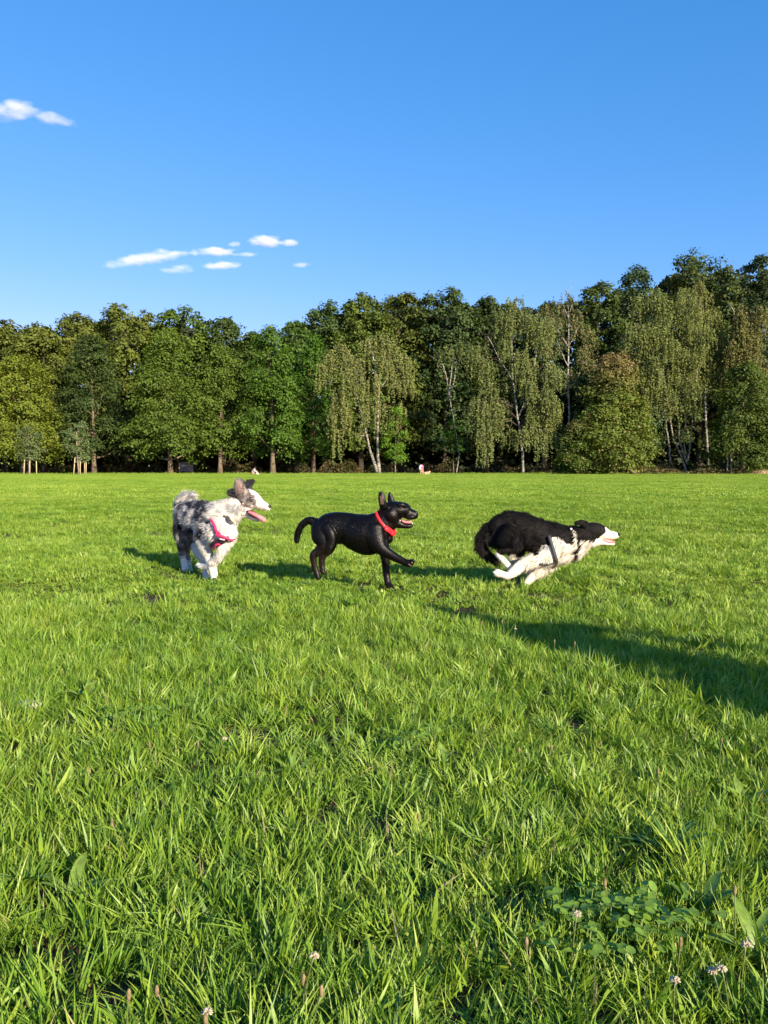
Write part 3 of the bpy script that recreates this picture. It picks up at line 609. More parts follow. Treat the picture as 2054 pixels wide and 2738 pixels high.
class Dog:
    def __init__(s, ox, oy, sc, depth, name, label, base, side=(0, 1, 0)):
        s.ox, s.oy, s.sc, s.Y, s.side = ox, oy, sc, depth, np.array(side, float)
        s.mb = MB(); s.info = []; s.names = []; s.base = np.array(base, float)
        s.root = thing(name, s.base, label, 'dog')
    def w(s, x, y, Y=None): return W(s.ox + s.sc * x, s.oy + s.sc * y, s.Y if Y is None else Y)
    def m(s, v, Y=None): return v * s.sc * (s.Y if Y is None else Y) / F
    def chain(s, nm, rows, dy=0.0, k=18, per=5, side=None):
        """rows: x,y,a,b[,depth] in crop pixels"""
        C = []
        for r in rows:
            Y = (r[4] if len(r) > 4 else s.Y) + dy; p = s.w(r[0], r[1], Y); C.append((*p, s.m(r[2], Y), s.m(r[3], Y)))
        loft(s.mb, C, s.side if side is None else side, k, per, s.info, len(s.names)); s.names.append(nm)
    def build(s, voxel, smooth, mat, colour, fur=None, mask=None):
        me = fuse(s.mb, voxel, smooth); V = verts(me); I = np.array(s.info)
        best = np.full(len(V), 1e9); bi = np.zeros(len(V), int)
        for i in range(0, len(I)):
            d = np.linalg.norm(V - I[i, :3], axis=1) / (.5 * (I[i, 3] + I[i, 4])); w_ = d < best; best[w_] = d[w_]; bi[w_] = i
        px, py = project(V); u = (px - s.ox) / s.sc; v = (py - s.oy) / s.sc
        nm = np.array(s.names)[I[bi, 8].astype(int)]; t = I[bi, 9]
        C = colour(u, v, V, nm, t); set_color(me, C); me2 = me
        s.V, s.N, s.T, s.nm, s.t, s.C, s.u, s.v = V, vnorm(me), I[bi, 5:8], nm, t, C, u, v
        s.bvh = BVHTree.FromPolygons([tuple(x) for x in V], [tuple(p.vertices) for p in me.polygons])
        me.transform(Matrix.Translation(-Vector(s.base))); me.name = 'body'
        o = part('body', me2, mat); o.parent = s.root; s.body = o
        return o
    def sub(s, name, mb, mat, label=None, smooth=True, parent=None):
        me = mb.mesh(name, smooth) if isinstance(mb, MB) else mb; me.transform(Matrix.Translation(-Vector(s.base)))
        o = part(name, me, mat); o.parent = parent or s.root
        if label: o['label'] = label
        return o
    def surf(s, x, y):
        """nearest body point under a crop pixel, seen from the camera"""
        o = Vector((0, 0, CAM_H)); p = Vector(s.w(x, y, 1.0)); h = s.bvh.ray_cast(o, (p - o).normalized())
        if h[0] is None:
            q = s.bvh.find_nearest(Vector(s.w(x, y))); return np.array(q[0]), np.array(q[1])
        return np.array(h[0]), np.array(h[1])
    def strap(s, name, pts, width, mat, off=.006, thick=.003, label=None, parent=None):
        """band lying on the near surface along crop-pixel points"""
        P = catmull(np.array(pts, float), 5); S = [s.surf(x, y) for x, y in P]; Q = np.array([a for a, b in S]); Nn = nrm(np.array([b for a, b in S]))
        for _ in range(2): Q[1:-1] = (Q[:-2] + Q[1:-1] * 2 + Q[2:]) / 4; Nn[1:-1] = nrm(Nn[:-2] + Nn[1:-1] + Nn[2:])
        T = nrm(np.gradient(Q, axis=0)); B = nrm(np.cross(T, Nn)); w_ = np.broadcast_to(np.asarray(width, float), (len(P),)) if np.ndim(width) == 0 else np.interp(np.linspace(0, 1, len(P)), np.linspace(0, 1, len(width)), width)
        w_ = s.m(w_)[:, None] / 2; A = Q + Nn * off
        V = np.stack([A - B * w_, A + B * w_, A + B * w_ + Nn * thick, A + Nn * thick * 1.6, A - B * w_ + Nn * thick], 1).reshape(-1, 3); mb = MB(); k = 5; n = len(P)
        i = np.arange(n - 1)[:, None] * k; j = np.arange(k)[None]; j2 = (j + 1) % k
        mb.add(V, np.stack([i + j, i + j2, i + k + j2, i + k + j], -1).reshape(-1, 4)); s.straps = getattr(s, 'straps', []) + [Q]
        return s.sub(name, mb, mat, label, parent=parent)
    def ring(s, name, c, A, B, width, mat, off=.006, label=None, grow=1.0):
        """collar: closed band; c centre, A and B world vectors spanning its plane; hugging the body"""
        nn = nrm(np.cross(A, B)); th = np.linspace(0, 2 * math.pi, 37)[:-1]; Q = []
        for a in th:
            d = nrm(A * math.cos(a) + B * math.sin(a)); h = s.bvh.ray_cast(Vector(c + d * .4), Vector(-d)); r0 = np.linalg.norm(A * math.cos(a) + B * math.sin(a))
            r = np.linalg.norm(np.array(h[0]) - c) if h[0] is not None else r0; Q.append(min(r, r0 * 1.25))
        Q = np.array(Q); 
        for _ in range(3): Q = np.maximum(Q, (np.roll(Q, 1) + Q + np.roll(Q, -1)) / 3)
        d = nrm(np.cos(th)[:, None] * A + np.sin(th)[:, None] * B); R = (Q + off)[:, None]; h_ = nn * width / 2
        V = np.stack([c + d * R - h_, c + d * R + h_, c + d * (R + .003) + h_, c + d * (R + .004), c + d * (R + .003) - h_], 1).reshape(-1, 3); k = 5; n = 36; i = np.arange(n)[:, None]; j = np.arange(k)[None]
        F_ = np.stack([i * k + j, i * k + (j + 1) % k, ((i + 1) % n) * k + (j + 1) % k, ((i + 1) % n) * k + j], -1).reshape(-1, 4); mb = MB(); mb.add(V, F_)
        s.straps = getattr(s, 'straps', []) + [c + d * R]; return s.sub(name, mb, mat, label)
    def fur(s, n, length, width, mat, flow_sign, seed=0, lift=.38, droop=.25, name='fur', clump=1.2):
        g = np.random.default_rng(seed); L = length(s.u, s.v, s.nm, s.t, s.V); 
        for Q in getattr(s, 'straps', []):
            for q in Q: L[np.linalg.norm(s.V - q, axis=1) < .022] = 0
        w_ = (L > .002) * (L ** .5); w_ = w_ / w_.sum(); ix = g.choice(len(L), n, p=w_); L = L[ix] * g.uniform(.6, 1.25, n)
        P = s.V[ix] + g.normal(0, .003, (n, 3)) ; Nn = s.N[ix]; sg = np.array([flow_sign.get(k, 1) for k in s.nm])[ix]
        fl = s.T[ix] * sg[:, None]; fl = fl - Nn * (fl * Nn).sum(1)[:, None]; fl = nrm(nrm(fl) + g.normal(0, .22, (n, 3)) + np.array((0, 0, -droop)))
        # locks: neighbouring hairs lean together
        lean = np.stack([vnoise(P, 30, 1), vnoise(P, 30, 2), vnoise(P, 30, 3)], 1) - .5; fl = nrm(fl + lean * clump)
        P = P - Nn * .004; lf = lift
        M1 = P + (Nn * (lf + .15) + fl * .5) * L[:, None] * .5; E = P + (Nn * lf + fl * .95) * L[:, None]; E[:, 2] -= L * .15
        Sd = nrm(np.cross(fl, Nn)); w2 = (width * g.uniform(.6, 1.3, n))[:, None]
        V = np.stack([P - Sd * w2, P + Sd * w2, M1 + Sd * w2 * .8, M1 - Sd * w2 * .8, E], 1).reshape(-1, 3); b = np.arange(n)[:, None] * 5
        C = s.C[ix] * g.uniform(.78, 1.15, (n, 1)); C = np.repeat(np.clip(C, 0, 1), 5, 0)
        me = mesh_np(name, V - s.base, [b + np.array([[0, 1, 2, 3]]), b + np.array([[3, 2, 4]])], True, {'coat': C})
        o = part(name, me, mat); o.parent = s.root; o['kind'] = 'stuff'; return o
    def ball(s, name, x, y, r, mat, Y=None, onsurf=0., parent=None, label=None):
        mb = MB(); 
        if onsurf is not None and Y is None: p, n_ = s.surf(x, y); p = p + n_ * s.m(onsurf)
        else: p = s.w(x, y, Y)
        r = np.atleast_1d(np.asarray(r, float)); mb.ball(p, s.m(r if len(r) == 3 else r[0]), 14, 10); return s.sub(name, mb, mat, label, parent=parent)
M_FUR = mat_coat('long_fur', .65, .16, 0, 0, 60)
def toes(dog, nm, x, y, r, dirx, diry, Y, dy=0, n=3):
    """small rounded toes at the end of a paw"""
    for k in range(n):
        o = (k - (n - 1) / 2)
        dog.chain(nm, [(x, y, r, r, Y + o * dog.m(r * 1.3)), (x + dirx, y + diry, r * .8, r * .8, Y + o * dog.m(r * 1.45))], dy, 10, 2)

# ---- black dog
L = Dog(760, 1280, .22905, 5.60, 'black_dog', 'black short haired dog with red collar, running in the middle', (0.05, 5.6, 0))
L.chain('torso', [(345, 515, 45, 45, 5.70), (395, 540, 108, 105, 5.70), (480, 560, 160, 126, 5.69), (600, 576, 190, 126, 5.67), (720, 580, 188, 118, 5.65), (830, 618, 218, 142, 5.63), (950, 652, 240, 160, 5.61), (1040, 660, 232, 160, 5.60), (1120, 665, 190, 145, 5.60), (1185, 690, 128, 112, 5.60), (1215, 700, 70, 70, 5.60)], k=24)
L.chain('neck', [(990, 600, 180, 118), (1085, 560, 172, 104), (1170, 512, 150, 92), (1235, 462, 125, 85)])
L.chain('head', [(1165, 378, 92, 75), (1250, 372, 108, 92), (1335, 368, 104, 94), (1400, 374, 95, 80), (1440, 400, 74, 62), (1472, 414, 64, 55), (1508, 420, 60, 50), (1532, 422, 50, 44)], k=20)
L.chain('jaw', [(1225, 470, 88, 80), (1310, 512, 70, 64), (1385, 544, 38, 44), (1455, 552, 30, 38), (1485, 546, 24, 30)])
L.chain('cheek', [(1230, 400, 66, 40, 5.553), (1265, 450, 68, 38, 5.553), (1300, 490, 46, 26, 5.562)])
L.chain('brow', [(1335, 312, 26, 20, 5.552), (1375, 305, 28, 20, 5.552), (1418, 325, 20, 16, 5.56)])
L.chain('lip', [(1440, 452, 30, 26, 5.575), (1490, 448, 34, 26, 5.572), (1520, 440, 26, 20, 5.58)])
L.chain('ear', [(1168, 340, 52, 28, 5.545), (1146, 262, 48, 20, 5.53), (1136, 195, 42, 16, 5.53), (1130, 155, 26, 11, 5.53)])
L.chain('ear', [(1262, 320, 52, 24, 5.65), (1246, 245, 42, 18, 5.66), (1236, 192, 28, 15, 5.66), (1232, 160, 12, 9, 5.66)])
L.chain('tail', [(375, 515, 58, 46, 5.70), (290, 488, 46, 40, 5.71), (215, 532, 42, 36, 5.73), (170, 608, 42, 34, 5.75), (150, 690, 38, 30, 5.76), (148, 740, 28, 22, 5.76)])
L.chain('hind', [(430, 560, 120, 66, 5.64), (435, 670, 118, 68, 5.62), (460, 765, 92, 58, 5.61), (408, 842, 60, 44, 5.61), (346, 888, 48, 34, 5.61), (342, 955, 38, 29, 5.61), (362, 1050, 34, 26, 5.61), (385, 1115, 38, 32, 5.61), (400, 1160, 28, 30, 5.60)])
L.chain('hind', [(480, 560, 64, 34, 5.60), (535, 640, 62, 36, 5.585), (548, 730, 58, 36, 5.585), (515, 820, 48, 34, 5.59), (470, 870, 26, 22, 5.60)])
L.chain('hind', [(500, 600, 120, 60, 5.75), (530, 720, 100, 60, 5.77), (520, 815, 70, 48, 5.77), (462, 885, 50, 36, 5.77), (440, 945, 40, 30, 5.77), (443, 1030, 34, 27, 5.77), (452, 1085, 32, 30, 5.76), (478, 1105, 22, 24, 5.76)])
L.chain('fore', [(1050, 560, 110, 56, 5.54), (1065, 690, 112, 60, 5.52), (1115, 795, 86, 55, 5.51), (1205, 865, 64, 44, 5.50), (1310, 925, 52, 38, 5.49), (1390, 965, 44, 36, 5.48), (1450, 990, 46, 40, 5.47), (1492, 970, 38, 38, 5.465)])
L.chain('shoulder', [(1000, 460, 60, 34, 5.58), (1010, 540, 70, 36, 5.55), (1005, 640, 68, 38, 5.54), (1045, 740, 60, 34, 5.535)])
L.chain('shoulder', [(1120, 600, 56, 34, 5.55), (1150, 700, 58, 38, 5.55), (1180, 790, 46, 30, 5.545)])
toes(L, 'paw', 1490, 975, 20, 22, -24, 5.465, n=3)
L.chain('fore', [(1130, 700, 90, 55, 5.66), (1165, 830, 70, 48, 5.67), (1182, 930, 55, 42, 5.67), (1190, 1040, 46, 36, 5.67), (1200, 1150, 40, 33, 5.66), (1215, 1230, 42, 36, 5.65), (1258, 1285, 40, 38, 5.62), (1285, 1305, 32, 34, 5.60)])
toes(L, 'paw', 1290, 1305, 19, 28, 16, 5.60, n=3)
def lab_col(u, v, V, nm, t):
    C = np.tile(np.array((.0028, .0022, .0020)), (len(V), 1)); w = np.where(nm == 'hind', np.clip((v - 760) / 260, 0, 1), 0) + np.where(nm == 'fore', np.clip((v - 900) / 300, 0, 1) * .7, 0) + np.where(np.isin(nm, ['cheek', 'lip', 'jaw']), .25, 0)
    w = (w * (.5 + vnoise(V, 40, 3)))[:, None]; C = C * (1 - w) + np.array((.014, .008, .0055)) * w; inner = inpoly(u, v, [(1115, 200), (1150, 190), (1165, 300), (1125, 300)]) & (V[:, 1] < 5.56); C[inner] = (.10, .062, .052)
    pads = inpoly(u, v, [(1445, 975), (1475, 985), (1510, 965), (1500, 1010), (1450, 1010)]); return C
L.build(.005, 6, M_SHORT, lab_col)
M_RED = simple('red_collar', (.75, .025, .035), .45, .12, 60, 0, .4)
cc = L.w(1180, 505, 5.60)
A_ = L.w(1283, 628, 5.60) - cc; B_ = (L.w(1150, 535, 5.60) - cc) + np.array((0, -.07, 0))
L.col = L.ring('collar', cc, A_, B_, .028, M_RED, .004)
p, n_ = L.surf(1215, 590); mb = MB(); 
L.strap('collar_tag', [(1165, 575), (1200, 600), (1240, 618), (1275, 620)], 62, M_RED, .008, .012, 'thick bright red tracker box on the collar', parent=L.col)
L.ball('eye', 1362, 340, 15, M_EYE, onsurf=-3)
mb = MB(); mb.ball(L.w(1538, 395, 5.595), L.m(np.array((22, 34, 20))), 14, 10); L.sub('nose', mb, M_WET)
mb = MB(); mb.tube(np.array([L.w(1330, 492, 5.60), L.w(1400, 500, 5.60), L.w(1460, 508, 5.60), L.w(1488, 500, 5.60)]), [L.m(18), L.m(20), L.m(18), L.m(12)], 10); L.sub('tongue', mb, M_TONGUE)
for (x, y, s_) in ((1352, 488, -1), (1496, 524, 1)):
    a = L.w(x, y - 8 * -s_, 5.57); b = L.w(x + 2, y - s_ * 14, 5.57); mb = MB(); mb.tube(np.array([a, (a + b) / 2, b]), [L.m(7), L.m(6), L.m(2)], 6); L.sub('tooth', mb, M_TEETH)
mb = MB()
for (x, y) in ((1458, 1002), (1492, 980), (1476, 1012)): p, n_ = L.surf(x, y); mb.ball(p, L.m(10), 8, 6)
L.sub('paw_pad', mb, simple('paw_pad', (.16, .10, .085), .7), 'pinkish grey pads under the raised paw')

M_SLEEK = mat_coat('short_black_hair', .42, .22, 0, 0, 60)
L.fur(60000, lambda u, v, nm, t, V: np.where(np.isin(nm, ['ear', 'paw']), .004, np.where(np.isin(nm, ['head', 'lip', 'brow', 'jaw']), .005, .009)), .0011, M_SLEEK, {'torso': -1, 'neck': -1, 'head': -1, 'jaw': -1, 'lip': -1, 'brow': -1, 'cheek': -1}, 11, .12, .15, clump=.3)

# ---- black and white collie
K = Dog(1240, 1330, .26522, 5.60, 'collie_dog', 'black and white long haired dog sprinting flat out at the right', (1.15, 5.6, 0))
K.chain('torso', [(250, 400, 70, 60, 5.62), (310, 385, 140, 95, 5.62), (400, 338, 168, 112, 5.62), (500, 318, 180, 114, 5.61), (620, 345, 176, 114, 5.60), (740, 385, 172, 118, 5.60), (850, 430, 178, 124, 5.60), (960, 450, 178, 122, 5.60), (1060, 455, 155, 105, 5.60), (1130, 445, 110, 90, 5.60)], k=24)
K.chain('neck', [(1030, 425, 140, 98), (1130, 415, 128, 86), (1220, 405, 122, 78), (1290, 385, 100, 72)])
K.chain('head', [(1220, 335, 70, 62), (1290, 334, 84, 78), (1360, 344, 82, 76), (1415, 364, 64, 60), (1465, 380, 48, 44), (1520, 384, 40, 36), (1550, 384, 26, 27)], k=20)
K.chain('jaw', [(1300, 440, 72, 62), (1370, 445, 42, 48), (1430, 462, 22, 34), (1490, 470, 14, 28), (1515, 470, 10, 20)])
K.chain('ear', [(1235, 285, 32, 16, 5.555), (1180, 255, 32, 13, 5.545), (1125, 262, 20, 10, 5.55)])
K.chain('ear', [(1245, 270, 26, 14, 5.65), (1190, 245, 24, 12, 5.66), (1150, 245, 14, 9, 5.66)])
K.chain('tail', [(280, 320, 80, 60, 5.63), (205, 395, 60, 46, 5.64), (185, 470, 46, 36, 5.65), (225, 550, 36, 28, 5.66), (285, 610, 26, 22, 5.67), (320, 645, 16, 14, 5.67)])
K.chain('hindA', [(400, 370, 140, 75, 5.545), (490, 430, 105, 68, 5.53), (530, 488, 58, 50, 5.52), (430, 528, 40, 34, 5.53), (350, 565, 33, 28, 5.54), (392, 625, 32, 27, 5.54), (450, 690, 32, 28, 5.54), (500, 735, 30, 30, 5.54)])
K.chain('hindB', [(480, 420, 110, 60, 5.69), (560, 520, 60, 44, 5.70), (500, 610, 42, 34, 5.70), (575, 690, 32, 27, 5.70), (665, 765, 28, 26, 5.70), (735, 805, 26, 30, 5.70)])
K.chain('foreA', [(920, 440, 120, 56, 5.53), (880, 560, 95, 55, 5.52), (780, 622, 78, 48, 5.51), (670, 650, 70, 42, 5.50), (575, 692, 62, 38, 5.49), (500, 755, 52, 36, 5.48), (440, 790, 38, 32, 5.48), (385, 775, 38, 34, 5.48), (335, 762, 44, 42, 5.48)])
toes(K, 'foreA', 335, 768, 16, -28, -14, 5.48, n=3)
K.chain('foreB', [(900, 600, 85, 52, 5.65), (810, 700, 62, 44, 5.66), (710, 785, 50, 37, 5.66), (640, 862, 38, 31, 5.65), (604, 912, 24, 26, 5.64)])
K.chain('ruff', [(900, 600, 80, 80), (1000, 590, 72, 80), (1100, 570, 62, 70), (1200, 520, 50, 60)])
WH = np.array((.74, .68, .57)); BK_ = np.array((.0055, .0044, .004))
W1 = [(885, 395), (960, 398), (1030, 465), (1100, 482), (1132, 445), (1108, 330), (1140, 350), (1155, 450), (1125, 580), (1115, 640), (960, 740), (800, 740), (700, 700), (590, 600), (590, 560), (640, 590), (700, 600), (750, 570), (800, 480), (880, 480)]
W2 = [(1190, 440), (1330, 425), (1400, 385), (1438, 340), (1425, 290), (1620, 330), (1620, 520), (1350, 600), (1110, 660), (1190, 530)]
def col_col(u, v, V, nm, t):
    nz = (vnoise(V, 45, 4) - .5) * 26; uu = u + nz; vv = v + nz * .7
    C = np.tile(BK_, (len(V), 1)); w = inpoly(uu, vv, W1) | inpoly(uu, vv, W2)
    w |= (nm == 'foreA') & (t > .30) | (nm == 'foreB') | (nm == 'hindA') & (t > .55) | (nm == 'hindB') & (t > .30)
    w |= (nm == 'ruff') & (u < 1120) & (v > 560)
    w &= ~((nm == 'torso') & (v < 470) & (u < 880)); C[w] = WH * (0.92 + .16 * vnoise(V, 60, 9)[w, None])
    brown = (nm == 'tail') & (V[:, 1] < 5.7); C[brown] = (.010, .0075, .0055); return C
K.build(.005, 3, M_LONG, col_col)
M_STRAP = simple('dark_webbing', (.045, .045, .05), .6, .2, 80)
K.strap('harness', [(862, 400), (885, 470), (905, 550), (920, 610), (935, 650)], 34, M_STRAP, .012)
K.strap('harness', [(770, 665), (830, 668), (890, 655), (950, 632)], 22, M_STRAP, .010)
K.ball('collar_tag', 1076, 330, 13, simple('silver_tag', (.7, .7, .72), .25, .1, 30, 0, .8), onsurf=22)
K.ball('eye', 1389, 320, 12, M_EYE, onsurf=0)
mb = MB(); mb.ball(K.w(1562, 374, 5.595), K.m(np.array((20, 26, 20))), 14, 10); K.sub('nose', mb, M_WET)
mb = MB(); mb.tube(np.array([K.w(1350, 424, 5.585), K.w(1410, 432, 5.585), K.w(1470, 446, 5.59), K.w(1522, 452, 5.59)]), [K.m(14), K.m(18), K.m(19), K.m(10)], 10); K.sub('tongue', mb, M_TONGUE)
def kfur(u, v, nm, t, V):
    Lf = .018 + .040 * vnoise(V, 22, 77) ** 1.5; Lf[nm == 'head'] = .008; Lf[(nm == 'jaw')] = .010; Lf[nm == 'neck'] = .035; Lf[nm == 'ear'] = .014; Lf[nm == 'tail'] = .055; Lf[nm == 'ruff'] = .035
    leg = np.isin(nm, ['foreA', 'foreB', 'hindA', 'hindB']); Lf[leg] = np.where(t[leg] < .45, .034, .011); Lf[(nm == 'torso') & (u < 420)] = .032
    Lf[u > 1330] = np.minimum(Lf[u > 1330], .006); return Lf
K.fur(30000, kfur, .0022, M_FUR, {'torso': -1, 'neck': -1, 'head': -1, 'jaw': -1, 'ruff': -1}, 3)

# ---- merle dog
a_side = nrm(np.array((.80, .60, 0)))
A = Dog(420, 1250, .21700, 6.10, 'merle_dog', 'grey merle and white fluffy dog with tongue out and pink harness, leftmost', (-1.55, 6.1, 0))
A.chain('torso', [(300, 560, 95, 85, 6.58), (350, 580, 160, 135, 6.50), (430, 595, 195, 155, 6.40), (520, 620, 210, 165, 6.30), (610, 650, 228, 172, 6.20), (690, 700, 240, 178, 6.11), (760, 755, 228, 176, 6.03), (820, 790, 195, 160, 5.96), (860, 805, 140, 125, 5.92)], k=24, side=a_side)
A.chain('neck', [(720, 640, 200, 165, 6.10), (830, 580, 185, 150, 6.04), (920, 520, 160, 130, 6.02), (990, 450, 135, 110, 6.02)], side=nrm(np.array((.45, .9, 0))))
A.chain('head', [(1010, 395, 105, 92, 6.03), (1090, 382, 122, 104, 6.01), (1165, 396, 114, 94, 5.99), (1225, 426, 90, 72, 5.97), (1285, 460, 62, 52, 5.95), (1340, 482, 48, 42, 5.93), (1368, 488, 40, 36, 5.92)], k=20)
A.chain('jaw', [(1040, 490, 90, 78, 6.02), (1100, 550, 72, 58, 5.99), (1160, 598, 46, 42, 5.97), (1220, 636, 32, 34, 5.95), (1248, 652, 22, 26, 5.95)])
A.chain('ear', [(1035, 355, 72, 40, 5.97), (1022, 275, 76, 22, 5.94), (1012, 200, 68, 17, 5.93), (1004, 150, 44, 13, 5.93)])
A.chain('earback', [(1000, 350, 66, 40, 5.98), (940, 320, 58, 30, 5.98), (890, 290, 34, 20, 5.98)])
A.chain('earfar', [(1115, 320, 62, 34, 6.07), (1112, 240, 58, 22, 6.08), (1140, 190, 44, 18, 6.08), (1185, 168, 22, 12, 6.08)])
A.chain('tail', [(290, 530, 60, 60, 6.60), (290, 450, 72, 66, 6.64), (340, 385, 66, 60, 6.64), (405, 345, 42, 42, 6.62), (430, 335, 26, 30, 6.60)])
A.chain('hindA', [(330, 680, 130, 100, 6.44), (300, 810, 100, 82, 6.42), (310, 910, 72, 58, 6.43), (300, 990, 52, 44, 6.48), (315, 1090, 40, 36, 6.50), (335, 1190, 38, 34, 6.49), (345, 1262, 40, 40, 6.45)])
A.chain('hindB', [(430, 720, 130, 90, 6.42), (410, 840, 90, 70, 6.46), (375, 940, 58, 48, 6.54), (360, 1040, 46, 38, 6.58), (378, 1150, 38, 34, 6.58), (400, 1240, 38, 36, 6.56), (428, 1285, 30, 34, 6.52)])
A.chain('foreA', [(590, 760, 130, 85, 6.14), (555, 880, 100, 72, 6.10), (600, 1000, 72, 56, 6.06), (650, 1130, 58, 47, 6.04), (685, 1240, 54, 45, 6.03), (702, 1330, 50, 44, 6.01), (705, 1375, 40, 42, 5.99)])
A.chain('foreB', [(830, 900, 95, 70, 5.93), (790, 1040, 58, 48, 5.93), (725, 1140, 48, 42, 5.98), (620, 1215, 44, 40, 6.06), (545, 1215, 40, 40, 6.12), (510, 1200, 34, 36, 6.14)])
A.chain('hindpaw', [(455, 950, 42, 30, 6.30), (500, 1040, 60, 36, 6.26), (560, 1120, 44, 34, 6.24), (590, 1230, 34, 30, 6.22), (600, 1340, 40, 38, 6.18), (620, 1370, 30, 34, 6.15)])
toes(A, 'foreB', 512, 1200, 16, -18, -6, 6.13, n=2); toes(A, 'foreA', 704, 1375, 20, 2, 14, 5.985, n=3)
def mer_col(u, v, V, nm, t):
    n1 = vnoise(V, 13, 21); n2 = vnoise(V, 34, 22); n3 = vnoise(V, 90, 23)
    grey = np.array((.30, .295, .30)); blk = np.array((.028, .028, .032)); lt = np.array((.52, .50, .47)); wh = np.array((.76, .72, .63))
    m = np.clip(.55 * n1 + .45 * n2, 0, 1); C = np.tile(grey, (len(V), 1)); C[m < .53] = (.13, .13, .14); C[m < .46] = blk; C[m > .62] = lt
    C = C * (.8 + .4 * n3[:, None])
    jit = (n2 - .5) * 120; uu = u + jit; vv = v + jit * .8
    w = (nm == 'foreA') & (t > .18) | (nm == 'foreB') | (nm == 'hindpaw') | (nm == 'tail') & (t > .15) | np.isin(nm, ['hindA', 'hindB']) & (t > .70) | (nm == 'jaw')
    w |= (np.isin(nm, ['torso', 'neck']) & ((uu > 650) | (uu > 570) & (vv > 700)))
    C[w] = wh * (.86 + .2 * n3[w, None])
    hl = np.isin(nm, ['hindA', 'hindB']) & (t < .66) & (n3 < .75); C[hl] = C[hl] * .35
    mane = (nm == 'neck') & (uu > 640) & (vv < 560) & (m < .47); C[mane] = (.34, .34, .34)
    h = (nm == 'head'); jf = (vnoise(V, 60, 55) - .5) * 70; face = h & ((u + jf > 1240 - (v - 380) * .3) | (v + jf * .4 < 280 + (u - 1130) * .9) & (u > 1140) | (v + jf > 480) & (u > 1120)); C[face] = wh * (.92 + .14 * n3[face, None])
    n4 = vnoise(V, 75, 31); C[h & ~face] = np.array((.34, .29, .26)) * (.12 + 1.4 * n4[h & ~face, None] ** 1.4); ring = h & (np.hypot(u - 1168, v - 394) < 34); C[ring] = (.05, .04, .04); rr_ = h & (u < 1060) & (v > 330); C[rr_] = (.05, .05, .055); cheek = (nm == 'jaw') & (u < 1090) & (v < 560) & (n2 < .6); C[cheek] = (.38, .33, .29)
    earin = (nm == 'ear') & inpoly(u, v, [(985, 190), (1040, 180), (1055, 300), (1010, 320)]); C[nm == 'ear'] = np.array((.24, .20, .19)) * (.35 + 1.1 * n2[nm == 'ear', None]); C[earin] = (.42, .27, .235)
    e2 = (nm == 'earfar') | (nm == 'earback'); C[e2] = (.035, .035, .04); return C
A.build(.0060, 4, M_LONG, mer_col)
M_PINK = simple('pink_webbing', (.66, .035, .13), .5, .15, 80, 0, .4)
M_PANEL = simple('dark_harness_panel', (.06, .03, .045), .6, .2, 60)
hp = A.strap('harness', [(690, 655), (725, 720), (755, 785), (790, 820)], [26, 34, 46, 50], M_PINK, .026, .004)
A.strap('harness_panel', [(690, 945), (755, 905), (820, 875), (880, 850)], [60, 90, 80, 50], M_PANEL, .026, .004, 'dark chest panel edged in pink')
A.strap('harness', [(640, 965), (700, 968), (760, 950), (810, 920)], [20, 40, 30, 16], M_PINK, .033, .004)
A.strap('harness', [(770, 820), (830, 840), (885, 865), (930, 858)], [42, 34, 24, 12], M_PINK, .036, .004)
A.strap('buckle', [(798, 852), (818, 856), (838, 862)], 16, simple('pale_buckle', (.75, .55, .58), .3, .1, 30), .044, .005, parent=hp)
A.col = A.strap('collar', [(832, 590), (855, 640), (880, 690), (915, 715)], [26, 40, 44, 34], simple('dark_collar', (.07, .06, .04), .5, .3, 60), .028, .004)
A.ball('collar_tag', 935, 708, 12, simple('brass_tag', (.65, .6, .45), .25, .1, 30, 0, .8), onsurf=42, parent=A.col)
A.eye = A.ball('eye', 1172, 392, 17, simple('pale_eye', (.30, .26, .22), .1, .3, 60, 0, .8), onsurf=-6)
A.ball('pupil', 1176, 393, 9, M_WET, onsurf=6, parent=A.eye)
mb = MB(); mb.ball(A.w(1378, 480, 5.92), A.m(np.array((28, 30, 26))), 14, 10); A.sub('nose', mb, M_WET)
def ribbon_tongue(dog, pts, mat, Y):
    mb = MB(); C = [(*dog.w(x, y, yy), dog.m(a), dog.m(b)) for (x, y, a, b, yy) in pts]; loft(mb, C, (0, 1, 0), 12, 4); dog.sub('tongue', mb, mat)
ribbon_tongue(A, [(1135, 552, 14, 22, 5.92), (1185, 572, 22, 30, 5.905), (1240, 600, 25, 34, 5.90), (1290, 628, 32, 36, 5.905), (1318, 652, 30, 30, 5.90)], M_TONGUE, 5.95)
mb = MB(); mb.tube(np.array([A.w(1108, 540, 5.955), A.w(1150, 560, 5.94), A.w(1200, 585, 5.93), A.w(1245, 610, 5.925)]), [A.m(16), A.m(40), A.m(36), A.m(14)], 8); A.sub('mouth_lining', mb, simple('dark_mouth', (.16, .04, .045), .5, .3, 60))
def afur(u, v, nm, t, V):
    Lf = np.full(len(u), .030); Lf[nm == 'head'] = .014; Lf[nm == 'jaw'] = .020; Lf[nm == 'neck'] = .040; Lf[np.isin(nm, ['ear', 'earback', 'earfar'])] = .026; Lf[nm == 'tail'] = .055
    leg = np.isin(nm, ['foreA', 'foreB', 'hindA', 'hindB', 'hindpaw']); Lf[leg] = np.where(t[leg] < .45, .026, .009); Lf[(u > 1230)] = .007
    Lf[(nm == 'jaw') & (u > 1120)] = .005; return Lf
A.fur(48000, afur, .0019, M_FUR, {'torso': -1, 'neck': -1, 'head': -1, 'jaw': -1}, 5)

